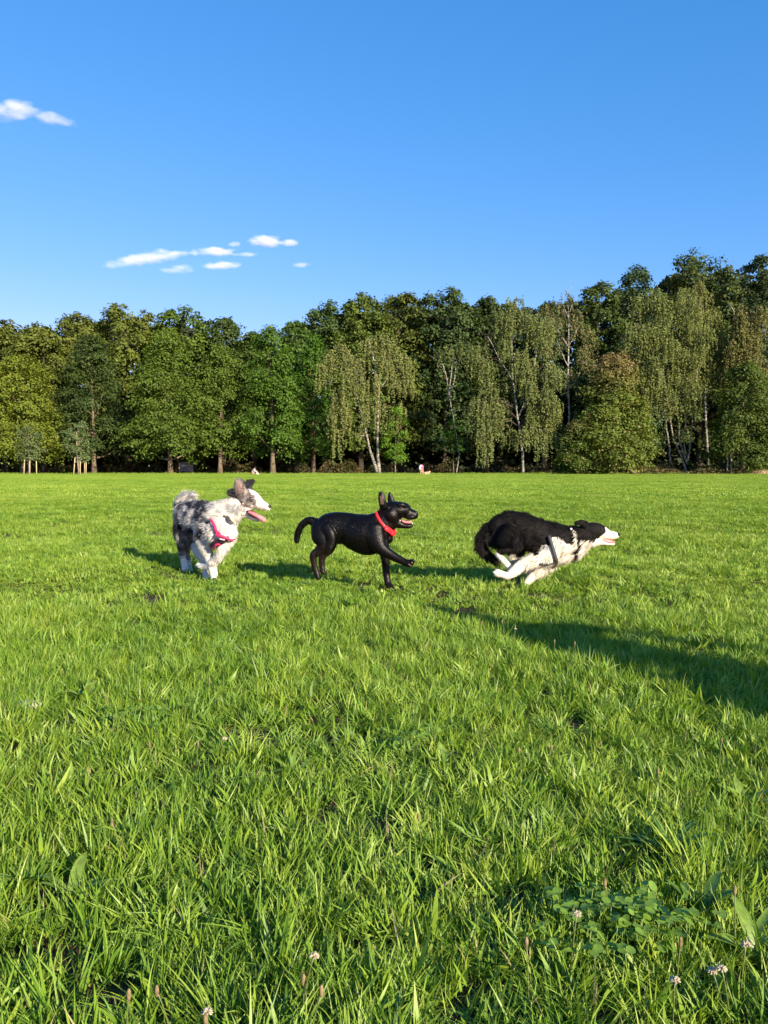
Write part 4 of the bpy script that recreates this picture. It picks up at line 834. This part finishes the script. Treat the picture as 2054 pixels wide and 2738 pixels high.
# ------------------------------------------------------------------ distant people and small dog
def figure(name, label, base, chains, mats, colour, voxel=.02, cat='person', smooth=3, side=(0, 1, 0)):
    mb = MB(); info = []; base = np.array(base, float)
    for i, (nm, rows) in enumerate(chains): loft(mb, [(r[0], r[1], r[2], r[3], r[4]) for r in rows], side, 12, 4, info, i)
    me = fuse(mb, voxel, smooth); V = verts(me); I = np.array(info); best = np.full(len(V), 1e9); bi = np.zeros(len(V), int)
    for i in range(len(I)):
        d = np.linalg.norm(V - I[i, :3], axis=1) / (.5 * (I[i, 3] + I[i, 4])); w_ = d < best; best[w_] = d[w_]; bi[w_] = i
    nm = np.array([c[0] for c in chains])[I[bi, 8].astype(int)]; set_color(me, colour(V, nm, I[bi, 9]))
    root = thing(name, base, label, cat); me.name = 'body'; o = part('body', me, mats); o.parent = root; return root
M_CLOTH = mat_coat('cloth_and_skin', .8, .2, .1, 0, 30)
SK = (.55, .33, .23)
def limb(pts, r): return [(x, y, z, a, a) for (x, y, z), a in zip(pts, r)]
# bending person in pink, seen from behind
b0 = W(1127, 1262, 88); b0[2] = 0
def bend_col(V, nm, t):
    C = np.tile(np.array(SK), (len(V), 1)); C[nm == 'torso'] = (.62, .50, .52); C[(nm == 'hips')] = (.72, .16, .26); C[nm == 'head'] = (.12, .07, .04); C[(nm == 'torso') & (V[:, 0] < -.02)] = (.55, .52, .56); return C
figure('person', 'person in a pink outfit bending down beside a tan dog at the wood edge', b0, [
    ('hips', [(.10, 0, .80, .14, .16), (.08, 0, .92, .17, .17), (.0, -.05, .98, .16, .17)]), ('torso', [(.02, -.02, .98, .16, .17), (-.12, -.15, .96, .15, .17), (-.2, -.3, .78, .13, .18), (-.22, -.4, .62, .10, .15)]),
    ('head', [(-.22, -.48, .52, .09, .09), (-.22, -.52, .42, .10, .10)]), ('leg', limb([(.0, 0, .88), (-.04, .02, .48), (-.10, .02, .03)], [.11, .075, .045])), ('leg', limb([(.14, .02, .88), (.15, .04, .48), (.18, .02, .03)], [.11, .075, .045])),
    ('leg', limb([(-.10, .02, .04), (-.10, -.10, .03)], [.045, .035])), ('leg', limb([(.18, .02, .04), (.20, -.10, .03)], [.045, .035])),
    ('arm', limb([(-.26, -.36, .66), (-.2, -.44, .42), (-.05, -.5, .25)], [.055, .04, .03])), ('arm', limb([(-.1, -.36, .66), (.0, -.46, .42), (.1, -.5, .25)], [.055, .04, .03]))], M_CLOTH, bend_col)
# sitting person in white
b0 = W(681, 1262, 86); b0[2] = 0
def sit_col(V, nm, t):
    C = np.tile(np.array((.52, .42, .40)), (len(V), 1)); C[nm == 'head'] = (.05, .035, .03); C[nm == 'leg'] = (.45, .30, .25); C[(nm == 'leg') & (t > .85)] = (.8, .78, .75); return C
figure('person', 'dark haired person in white sitting on the grass behind the merle dog ears', b0, [
    ('torso', [(-.22, .05, .16, .17, .18), (-.16, .0, .38, .16, .17), (-.02, -.03, .58, .14, .18), (.03, -.03, .66, .08, .08)]), ('head', [(.06, -.04, .74, .09, .085), (.09, -.05, .84, .10, .09)]),
    ('leg', limb([(-.2, -.1, .14), (.12, -.14, .46), (.30, -.15, .05)], [.12, .085, .05])), ('leg', limb([(-.2, .14, .14), (.16, .14, .42), (.42, .12, .05)], [.12, .085, .05])), ('leg', limb([(.30, -.15, .05), (.42, -.16, .04)], [.045, .035])),
    ('arm', limb([(-.05, -.2, .58), (.05, -.28, .4), (.22, -.2, .38)], [.06, .05, .04])), ('arm', limb([(.0, .18, .58), (.12, .24, .42), (.28, .15, .36)], [.06, .05, .04]))], M_CLOTH, sit_col)
# small tan dog
b0 = W(1142, 1262, 87); b0[2] = 0
def tan_col(V, nm, t):
    C = np.tile(np.array((.62, .36, .20)), (len(V), 1)); C[V[:, 2] < .12] = (.78, .68, .58); return C
figure('small_dog', 'small tan dog lying on the grass beside the bending person', b0, [
    ('body', [(-.28, 0, .20, .10, .10), (-.1, 0, .20, .13, .12), (.12, 0, .21, .14, .12), (.25, 0, .24, .11, .10)]), ('head', [(.20, -.02, .30, .09, .08), (.30, -.03, .33, .08, .08), (.40, -.04, .31, .045, .045)]),
    ('ear', limb([(.24, -.07, .36), (.22, -.07, .48)], [.03, .012])), ('ear', limb([(.28, .04, .36), (.27, .04, .48)], [.03, .012])), ('tail', limb([(-.34, 0, .22), (-.42, 0, .34), (-.38, 0, .44)], [.03, .03, .015])),
    ('leg', limb([(.18, -.08, .16), (.24, -.1, .04), (.36, -.1, .03)], [.05, .035, .03])), ('leg', limb([(.2, .08, .16), (.28, .1, .04), (.40, .1, .03)], [.05, .035, .03])), ('leg', limb([(-.2, -.09, .14), (-.1, -.14, .05), (-.26, -.14, .03)], [.08, .05, .03])), ('leg', limb([(-.2, .09, .14), (-.1, .14, .05), (-.26, .14, .03)], [.08, .05, .03]))], M_CLOTH, tan_col, .016, 'dog')

# the onlooker who stands just right of the frame and throws the long shadow across the grass
dx, dy_ = .82, .57   # shoulder axis across the sun
def onl_col(V, nm, t):
    C = np.tile(np.array(SK), (len(V), 1)); C[nm == 'torso'] = (.10, .14, .22); C[nm == 'leg'] = (.05, .06, .09); C[(nm == 'arm') & (t < .5)] = (.10, .14, .22); C[(nm == 'head') & (V[:, 2] > 1.58)] = (.06, .04, .03); C[nm == 'shoe'] = (.5, .5, .5); return C
def S_(u, f, z): return (u * dx + f * -dy_, u * dy_ + f * dx, z)
def hand(u, f, z, s):
    out = []
    for k, (du, ln) in enumerate(((-.028, .065), (-.010, .078), (.010, .075), (.028, .058))):
        out.append(('arm', limb([S_(u, f + du, z), S_(u + s * .01, f + du, z - ln * .6), S_(u - s * .004, f + du * .95, z - ln)], [.010, .009, .007])))
    out.append(('arm', limb([S_(u, f + .03, z + .05), S_(u - s * .01, f + .058, z + .015), S_(u - s * .015, f + .062, z - .02)], [.012, .010, .008])))
    return out
ch = [('torso', [(*S_(0, 0, .40), .27, .20), (*S_(0, 0, .84), .25, .17), (*S_(0, 0, 1.0), .235, .16), (*S_(0, 0, 1.15), .23, .15), (*S_(0, 0, 1.32), .23, .14), (*S_(0, 0, 1.42), .17, .09), (*S_(0, 0, 1.47), .07, .07)]),  # torso flared like a coat to fill out the cast shadow
    ('torso', [(*S_(-.19, 0, 1.38), .07, .07), (*S_(0, 0, 1.42), .075, .075), (*S_(.19, 0, 1.38), .07, .07)]),
    ('head', [(*S_(0, 0, 1.44), .062, .062), (*S_(0, .01, 1.52), .095, .09), (*S_(0, .01, 1.60), .115, .11), (*S_(0, 0, 1.68), .10, .10)]), ('head', [(*S_(0, .10, 1.575), .014, .014), (*S_(0, .118, 1.56), .016, .016)]),
    ('head', [(*S_(.085, .0, 1.59), .014, .02), (*S_(.09, .0, 1.56), .012, .016)]), ('head', [(*S_(-.085, .0, 1.59), .014, .02), (*S_(-.09, .0, 1.56), .012, .016)])]
for s_ in (-1, 1):
    ch += [('leg', limb([S_(s_ * .09, 0, .90), S_(s_ * .11, .02, .48), S_(s_ * .12, 0, .08)], [.10, .066, .045])), ('shoe', limb([S_(s_ * .12, -.04, .05), S_(s_ * .13, .16, .035)], [.05, .04])),
           ('arm', limb([S_(s_ * .22, 0, 1.38), S_(s_ * .34, .0, 1.10), S_(s_ * .33, .07, .86), S_(s_ * .32, .09, .78)], [.06, .045, .032, .034]))] + hand(s_ * .32, .09, .75, s_)
def figure_at(name, label, base, chains, mat, colour, **kw): return figure(name, label, base, chains, mat, colour, **kw)
figure('person', 'person standing just outside the right edge whose long shadow crosses the grass', (3.02, 1.00, 0.0), ch, M_CLOTH, onl_col, .010, side=(dx, dy_, 0.001))

figure('person', 'unseen shorter person in a wide coat, added beyond the right edge to broaden the shadow', (3.36, .22, 0.0), [(a_, [tuple(v * .93 for v in r) for r in rows]) for a_, rows in ch], M_CLOTH, onl_col, .012, side=(dx, dy_, 0.001))  # second figure, out of view, added to widen the long cast shadow
# ------------------------------------------------------------------ grass
def blade_block(n, radius, length, width, seg, g, lean=.6, straw=.02, upright=.5, wide=0.0):
    """n curved blades around the origin"""
    a = g.uniform(0, 6.283, n); r = radius * np.sqrt(g.random(n)); B = np.stack([r * np.cos(a), r * np.sin(a), np.full(n, -.004)], 1)
    az = a + g.normal(0, 1.0, n); L = length * g.uniform(.45, 1.2, n); tilt = np.clip(g.normal(lean, .28, n), .05, 1.35); curl = g.uniform(.2, 1.1, n)
    D = np.stack([np.cos(az), np.sin(az)], 1); fa = az + math.pi / 2 + g.normal(0, .5, n); Sd = np.stack([np.cos(fa), np.sin(fa), g.normal(0, .25, n)], 1)
    wd = width * g.uniform(.6, 1.4, n); wd[g.random(n) < wide] *= 2.3
    t = np.linspace(0, 1, seg + 1); th = tilt[:, None] * .55 + curl[:, None] * t[None] * .9
    dz = np.cos(th); dr = np.sin(th); stp = L[:, None] / seg
    z = np.concatenate([np.zeros((n, 1)), np.cumsum(dz[:, :-1] * stp, 1)], 1); rr = np.concatenate([np.zeros((n, 1)), np.cumsum(dr[:, :-1] * stp, 1)], 1)
    C = B[:, None] + np.stack([rr * D[:, :1], rr * D[:, 1:], z], -1); wt = (wd[:, None] * np.clip(1.05 - t[None] ** 1.8, .0, 1) * (.7 + .5 * np.sin(t * 3.14))[None])
    wt[:, -1] = .0003
    V = np.stack([C - Sd[:, None] * wt[..., None] / 2, C + Sd[:, None] * wt[..., None] / 2], 2)   # n,seg+1,2,3
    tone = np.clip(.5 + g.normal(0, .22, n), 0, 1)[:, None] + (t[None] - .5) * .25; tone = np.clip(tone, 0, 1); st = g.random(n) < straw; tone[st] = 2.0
    tone = np.repeat(tone[:, :, None], 2, 2)
    k = (seg + 1) * 2; i = np.arange(n)[:, None] * k; j = np.arange(seg)[None] * 2
    Q = np.stack([i + j, i + j + 1, i + j + 3, i + j + 2], -1).reshape(-1, 4); return V.reshape(-1, 3), Q, tone.ravel()
def make_protos(prefix, count, **kw):
    obs = []
    for k in range(count):
        g = np.random.default_rng(hash((prefix, k)) % 1000 if False else 100 + k * 7 + len(prefix))
        V, Q, t = blade_block(g=g, **kw); me = mesh_np('tuft', V, Q, True, {'tone': t}); me.materials.append(M_GRASS); o = bpy.data.objects.new('tuft', me); obs.append(o)
    return obs
def scatter(pts, rot, scl, pid, protos, name):
    """mesh of points; geometry nodes put a tuft on each"""
    me = bpy.data.meshes.new(name); n = len(pts); me.vertices.add(n); me.vertices.foreach_set('co', np.asarray(pts, np.float32).ravel())
    for k, typ, arr, key in (('rot', 'FLOAT_VECTOR', rot, 'vector'), ('scl', 'FLOAT_VECTOR', scl, 'vector'), ('pid', 'INT', pid, 'value')):
        at = me.attributes.new(k, typ, 'POINT'); at.data.foreach_set(key, np.asarray(arr, np.int32 if typ == 'INT' else np.float32).ravel())
    ng = bpy.data.node_groups.new(name, 'GeometryNodeTree'); ng.interface.new_socket('Geometry', in_out='INPUT', socket_type='NodeSocketGeometry'); ng.interface.new_socket('Geometry', in_out='OUTPUT', socket_type='NodeSocketGeometry')
    gi = ng.nodes.new('NodeGroupInput'); go = ng.nodes.new('NodeGroupOutput'); gj = ng.nodes.new('GeometryNodeGeometryToInstance')
    for p in protos:
        oi = ng.nodes.new('GeometryNodeObjectInfo'); oi.inputs['Object'].default_value = p; oi.inputs['As Instance'].default_value = True; ng.links.new(oi.outputs['Geometry'], gj.inputs[0])
    # a plain join of instances keeps them apart for picking
    jn = ng.nodes.new('GeometryNodeJoinGeometry')
    for nd in reversed([x for x in ng.nodes if x.bl_idname == 'GeometryNodeObjectInfo']): ng.links.new(nd.outputs['Geometry'], jn.inputs[0])
    ng.nodes.remove(gj)
    iop = ng.nodes.new('GeometryNodeInstanceOnPoints'); iop.inputs['Pick Instance'].default_value = True
    def attr(nm_, ty):
        a = ng.nodes.new('GeometryNodeInputNamedAttribute'); a.data_type = ty; a.inputs['Name'].default_value = nm_; return [o for o in a.outputs if o.enabled and o.name == 'Attribute'][0]
    m2p = ng.nodes.new('GeometryNodeMeshToPoints'); ng.links.new(gi.outputs[0], m2p.inputs[0])
    ng.links.new(m2p.outputs[0], iop.inputs['Points']); ng.links.new(jn.outputs[0], iop.inputs['Instance']); ng.links.new(attr('pid', 'INT'), iop.inputs['Instance Index'])
    ng.links.new(attr('rot', 'FLOAT_VECTOR'), iop.inputs['Rotation']); ng.links.new(attr('scl', 'FLOAT_VECTOR'), iop.inputs['Scale']); ng.links.new(iop.outputs[0], go.inputs[0])
    o = bpy.data.objects.new(name, me); COL.objects.link(o); md = o.modifiers.new('scatter', 'NODES'); md.node_group = ng; return o
def wedge(y0, y1, dens, g, margin=.35, half=.52):
    n = int((y1 - y0) * (half * (y0 + y1) + 2 * margin) * dens); y = np.sqrt(g.uniform(y0 ** 2, y1 ** 2, n * 2)) if y0 > 3 else g.uniform(y0, y1, n * 2)
    x = g.uniform(-1, 1, n * 2) * (half * y1 + margin); k = np.abs(x) < half * y + margin; return x[k][:n], y[k][:n]
def noise2(x, y, sc, seed=0): return vnoise(np.stack([x, y, x * 0 + 3.1], 1), sc, seed)
HOLES = [(*G(1690, 2350)[:2], .10, .040), (*G(90, 2600)[:2], .10, .035)]
def keep_mask(x, y, g, lo=.25):
    k = np.ones(len(x), bool)
    for (hx, hy, rx, ry) in HOLES: k &= (((x - hx) / rx) ** 2 + ((y - hy) / (ry * 1.8)) ** 2) > g.uniform(.55, 1.25, len(x))
    nz = noise2(x, y, 5.5, 41); k &= g.random(len(x)) < np.clip((nz - .18) * 4 + lo, .72, 1); return k
def grass():
    g = np.random.default_rng(2024); P, Rr, Sc, I = [], [], [], []; protos = []
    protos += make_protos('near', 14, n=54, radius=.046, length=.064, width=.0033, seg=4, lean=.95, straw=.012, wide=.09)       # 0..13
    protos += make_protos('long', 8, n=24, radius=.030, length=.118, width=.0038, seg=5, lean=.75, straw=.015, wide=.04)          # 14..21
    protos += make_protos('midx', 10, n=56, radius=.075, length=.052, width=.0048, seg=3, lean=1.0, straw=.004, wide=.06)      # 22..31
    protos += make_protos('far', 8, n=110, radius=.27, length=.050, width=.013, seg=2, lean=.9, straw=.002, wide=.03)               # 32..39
    def put(x, y, ids, s0, s1, tilt=.12, hs=None):
        n = len(x); P.append(np.stack([x, y, gz(x, y)], 1)); Rr.append(np.stack([g.normal(0, tilt, n), g.normal(0, tilt, n), g.uniform(0, 6.283, n)], 1))
        s = g.uniform(s0, s1, n); h = s * (hs if hs is not None else 1) * g.uniform(.8, 1.2, n); Sc.append(np.stack([s, s, h], 1)); I.append(g.integers(ids[0], ids[1], n))
    x, y = wedge(.75, 4.6, 620, g); k = keep_mask(x, y, g); x, y = x[k], y[k]; put(x, y, (0, 14), .7, 1.25, .34, .50 + .85 * noise2(x, y, 3.4, 7))
    x, y = wedge(.75, 5.0, 105, g); nz = noise2(x, y, 4.0, 17); k = keep_mask(x, y, g) & (nz > .50 - np.clip((2.2 - y) * .06, 0, .1)); x, y = x[k], y[k]; put(x, y, (14, 22), .6, 1.15, .36)
    x, y = wedge(4.4, 9.5, 400, g); nz = noise2(x, y, 5, 43); k = g.random(len(x)) < np.clip((nz - .2) * 4 + .35, .25, 1); x, y = x[k], y[k]; put(x, y, (22, 32), .65, 1.15, .3, (.45 + .85 * noise2(x, y, 3.2, 8)) * (1 - .38 * np.exp(-((y - 5.9) / .9) ** 2)))
    x, y = wedge(7.0, 10, 14, g); put(x, y, (14, 22), .55, .8, .2)
    x, y = wedge(9.3, 22, 120, g); put(x, y, (22, 32), .9, 1.5, .15, .55 + .6 * noise2(x, y, 1.6, 9))
    x, y = wedge(21, 95, 11, g, 1.5); put(x, y, (32, 40), .9, 1.5, .03, .7 + .6 * noise2(x, y, .5, 10))
    x, y = wedge(90.5, 95.5, 14, g, 2); put(x, y, (14, 22), 1.0, 2.3, .2, .5 + 1.0 * noise2(x, y, .7, 12))
    # a strip out of frame to the right, round the onlooker
    x = g.uniform(1.6, 4.0, 2600); y = g.uniform(.2, 3.0, 2600); k = x > .52 * y + .35; put(x[k], y[k], (0, 14), .8, 1.3, .2)
    o = scatter(np.vstack(P), np.vstack(Rr), np.vstack(Sc), np.concatenate(I), protos, 'grass'); tag(o, kind='stuff'); print('tufts', sum(len(p) for p in P))
grass()

# ------------------------------------------------------------------ weeds in the foreground
def mat_weed(name, col):
    m, t = new_mat(name); n = noise(t, 55, 5, .7); r = ramp(t, n.outputs['Fac'], [(.28, (col[0] * .9, col[1] * .5, col[2])), (.42, tuple(c * .8 for c in col)), (.7, tuple(c * 1.25 for c in col))]); leafy_output(t, r.outputs[0], .35, .06, .4); return m
M_W1 = mat_weed('plantain_leaf', (.25, .38, .045)); M_W2 = mat_weed('dark_weed_leaf', (.10, .21, .025)); M_CLV = mat_weed('clover_leaf', (.21, .36, .035))
M_STEM = mat_weed('seed_stem', (.22, .26, .08)); M_HEAD = simple('seed_head', (.22, .16, .08), .9, .4, 120); M_WHT = simple('clover_blossom', (.42, .36, .24), .8, .2, 150)
def leaf_strip(L_, w, tilt, curl, az, g):
    t = np.linspace(0, 1, 8); th = tilt + curl * t; st = L_ / 7; z = np.concatenate([[0], np.cumsum(np.cos(th[:-1]) * st)]); r = np.concatenate([[0], np.cumsum(np.sin(th[:-1]) * st)])
    wd = w * np.sin(np.clip(t * .93 + .05, 0, 1) * math.pi) ** .8 + .001; wd[-1] = .0006; D = np.array((math.cos(az), math.sin(az), 0)); S = np.array((-math.sin(az), math.cos(az), 0)); C = r[:, None] * D + z[:, None] * np.array((0, 0, 1))
    V = np.stack([C - S * wd[:, None] / 2 + np.array((0, 0, 1)) * wd[:, None] * .18, C, C + S * wd[:, None] / 2 + np.array((0, 0, 1)) * wd[:, None] * .18], 1).reshape(-1, 3); i = np.arange(7)[:, None] * 3; j = np.arange(2)[None]
    return V, np.stack([i + j, i + j + 1, i + 3 + j + 1, i + 3 + j], -1).reshape(-1, 4)
def rosette(px, py, n, L_, w, mat, label, seed, up=.9):
    g = np.random.default_rng(seed); p = G(px, py); p[2] = gz(p[0], p[1]) + .012; root = thing('leafy_weed', p, label, 'weed', 'broad leaved weeds in the grass')
    for k in range(n):
        V, Q = leaf_strip(L_ * .8 * g.uniform(.6, 1.2), w * .72 * g.uniform(.7, 1.2), up * g.uniform(.4, 1.0), g.uniform(.4, 1.1), k * 6.283 / n + g.uniform(-.35, .35), g); V = V + np.array((g.normal(0, .004), g.normal(0, .004), .0)); me = mesh_np('leaf', V, Q); me.materials.append(mat); o = bpy.data.objects.new('leaf', me); COL.objects.link(o); o.parent = root
rosette(1800, 2290, 15, .16, .018, M_W2, 'dark green weed with long curved leaves above the bare soil patch', 1, 1.2)
rosette(75, 2400, 11, .11, .026, M_W1, 'bright broad leaved weed at the left edge, lower down', 2)
rosette(225, 1905, 11, .13, .030, M_W1, 'pale green broad leaved weed right of the pale stone', 3)
rosette(1590, 2610, 5, .12, .030, M_W1, 'weed with one long bright oval leaf beside the clover patch', 4, 1.3)
rosette(1990, 2130, 9, .10, .028, M_W1, 'light green weed close to the right edge, above the others', 5)
rosette(1180, 2070, 8, .09, .030, M_W1, 'small round leaved weed in the middle of the foreground', 6)
rosette(1870, 2480, 8, .12, .028, M_W2, 'dark weed with upright leaves right of the clover patch', 7, .7)
rosette(780, 2090, 9, .12, .020, M_W1, 'narrow leaved weed in the centre left of the foreground', 8, 1.2)
rosette(2010, 2600, 7, .12, .030, M_W1, 'broad leaved weed in the bottom right corner', 9, .8)
rosette(190, 2430, 7, .12, .030, M_W1, 'second bright weed at the left, nearer the middle', 10, 1.1)
def clover():
    g = np.random.default_rng(12); mb = MB()
    for (cx, cy, n, sp) in ((1650, 2560, 55, .065), (1600, 2520, 22, .045), (1760, 2560, 22, .05), (420, 1980, 20, .06), (1120, 2040, 18, .05)):
        c = G(cx, cy)
        for k in range(n):
            x, y = c[0] + g.normal(0, sp), c[1] + g.normal(0, sp * .7); z = gz(x, y) + g.uniform(.045, .10); R = .0075 * g.uniform(.7, 1.3); a0 = g.uniform(0, 6.28)
            for q in range(3):
                a = a0 + q * 2.094; m_ = np.array((x + math.cos(a) * R * 1.05, y + math.sin(a) * R * 1.05, z)); th = np.arange(8) / 8 * 6.283; tl = g.normal(0, .25)
                V = m_ + np.stack([np.cos(th) * R, np.sin(th) * R, np.sin(th + a) * R * (.25 + tl)], 1); mb.add(np.vstack([V, m_ - np.array((0, 0, R * .12))]), None, [(i, (i + 1) % 8, 8) for i in range(8)])
            mb.tube(np.array([(x + g.normal(0, .008), y, 0), (x, y, z)]), .0008, 4)
    o = part('clover', mb.mesh('clover'), M_CLV); tag(o, kind='stuff')
clover()
def seedhead(px, py, h, label, lean=(0, 0), kind='plantain', grp=None):
    """px,py: where the head appears in the photograph; the stem is rooted below it"""
    X = (px - 1027) / F; V_ = (1369 - py) / F; d = np.array((X, CP + V_ * SP, V_ * CP - SP)); t = -(CAM_H - h) / d[2]; p = np.array((0, 0, CAM_H)) + d * t; base = np.array((p[0] - lean[0], p[1] - lean[1], gz(p[0], p[1])))
    root = thing('plantain_seedhead' if kind == 'plantain' else 'clover_flower', base, label, 'seed head' if kind == 'plantain' else 'flower', grp); q = p - base
    s = np.linspace(0, 1, 6)[:, None]; S = q * s; S[:, :2] = q[:2] * s ** 1.6; mb = MB(); mb.tube(S, .0011, 5); o = part('stem', mb.mesh('stem'), M_STEM); o.parent = root
    mb = MB()
    if kind == 'plantain': mb.ball(q, (.0034, .0034, .010), 8, 8)
    else:
        g = np.random.default_rng(int(px))
        for k in range(34):
            dd = nrm(g.normal(size=3)); dd[2] = abs(dd[2]) * .9 - .25; mb.tube(np.array([q, q + dd * .0065, q + dd * .009]), [.0012, .0017, .0005], 4)
    o = part('head', mb.mesh('head'), M_HEAD if kind == 'plantain' else M_WHT); o.parent = root
gp = 'brown plantain seed heads on thin stems'; gc = 'white clover flowers in the grass'
for (x, y, h, lb) in ((1483, 1715, .11, 'left of the two seed heads standing up inside the long shadow'), (1537, 1720, .11, 'right of the two seed heads standing up inside the long shadow'), (1378, 1675, .09, 'seed head at the lower edge of the long shadow, in its pale tuft'), (1290, 1665, .09, 'leftmost seed head above the thin tip of the long shadow'),
    (1343, 1662, .10, 'seed head rising across the thin part of the long shadow'), (300, 2200, .12, 'seed head alone in the left foreground, halfway down'), (1408, 2520, .13, 'seed head in the deep grass left of the clover patch'), (1618, 2360, .12, 'seed head in front of the bare soil patch'), (1965, 2380, .14, 'tall seed head at the right, above the big faded flowers'),
    (1820, 2520, .10, 'seed head on the right side of the clover patch'), (860, 2650, .13, 'seed head at the bottom, left of centre, below the white flower'), (1475, 2000, .10, 'right one of a pair of seed heads in the right middle grass'), (1388, 2005, .10, 'left one of a pair of seed heads in the right middle grass'), (550, 2725, .12, 'seed head touching the bottom edge of the picture'),
    (400, 1990, .10, 'left one of a pair of seed heads in the left middle grass'), (530, 1990, .10, 'right one of a pair of seed heads in the left middle grass'), (812, 2620, .12, 'seed head just left of another one at the bottom, left of centre'), (420, 2650, .12, 'right one of two seed heads close together at the bottom left'), (345, 2660, .12, 'left one of two seed heads close together at the bottom left'),
    (1120, 2185, .10, 'short brown seed head in the very middle of the foreground'), (930, 1760, .08, 'small seed head in the sunlit grass below the black dog'), (1930, 1980, .10, 'seed head near the right edge below the long shadow'), (1760, 2060, .10, 'seed head in the right half between shadow and soil patch'), (240, 2060, .10, 'seed head left, below the pale stone and bright weed')):
    seedhead(x, y, h, lb, (random.uniform(-.02, .02), random.uniform(-.02, .02)), 'plantain', gp)
for (x, y, h, lb) in ((1543, 2443, .13, 'white clover flower standing just below the bare soil patch'), (840, 2555, .12, 'white clover flower at the bottom left of centre'), (555, 2705, .11, 'whitish clover flower nearest the bottom edge'), (1930, 2590, .11, 'large faded clover flower in the bottom right'), (1905, 2595, .10, 'faded clover flower left of the large one in the bottom right'), (1995, 2525, .12, 'faded clover flower close to the right edge'), (600, 1975, .10, 'pale clover flower in the left middle of the meadow'), (1378, 1682, .08, 'pale flower tuft at the edge of the long shadow'), (1805, 2620, .1, 'brownish clover flower right of the clover patch')):
    seedhead(x, y, h, lb, (random.uniform(-.02, .02), random.uniform(-.01, .02)), 'clover', gc)
# pale stone lying in the grass
p = G(82, 1925); mb = MB(); mb.ball((0, 0, 0), (.042, .03, .020), 16, 10); v = mb.V[0]; v *= (1 + .13 * np.sin(v[:, :1] * 140) * np.cos(v[:, 1:2] * 170) + .06 * np.sin(v[:, 2:] * 300)); o = part('stone', mb.mesh('stone'), simple('pale_stone', (.55, .48, .40), .85, .35, 60, .6)); o.location = (p[0], p[1], .052)
tag(o, 'pale stone lying in the grass near the left edge', 'stone')
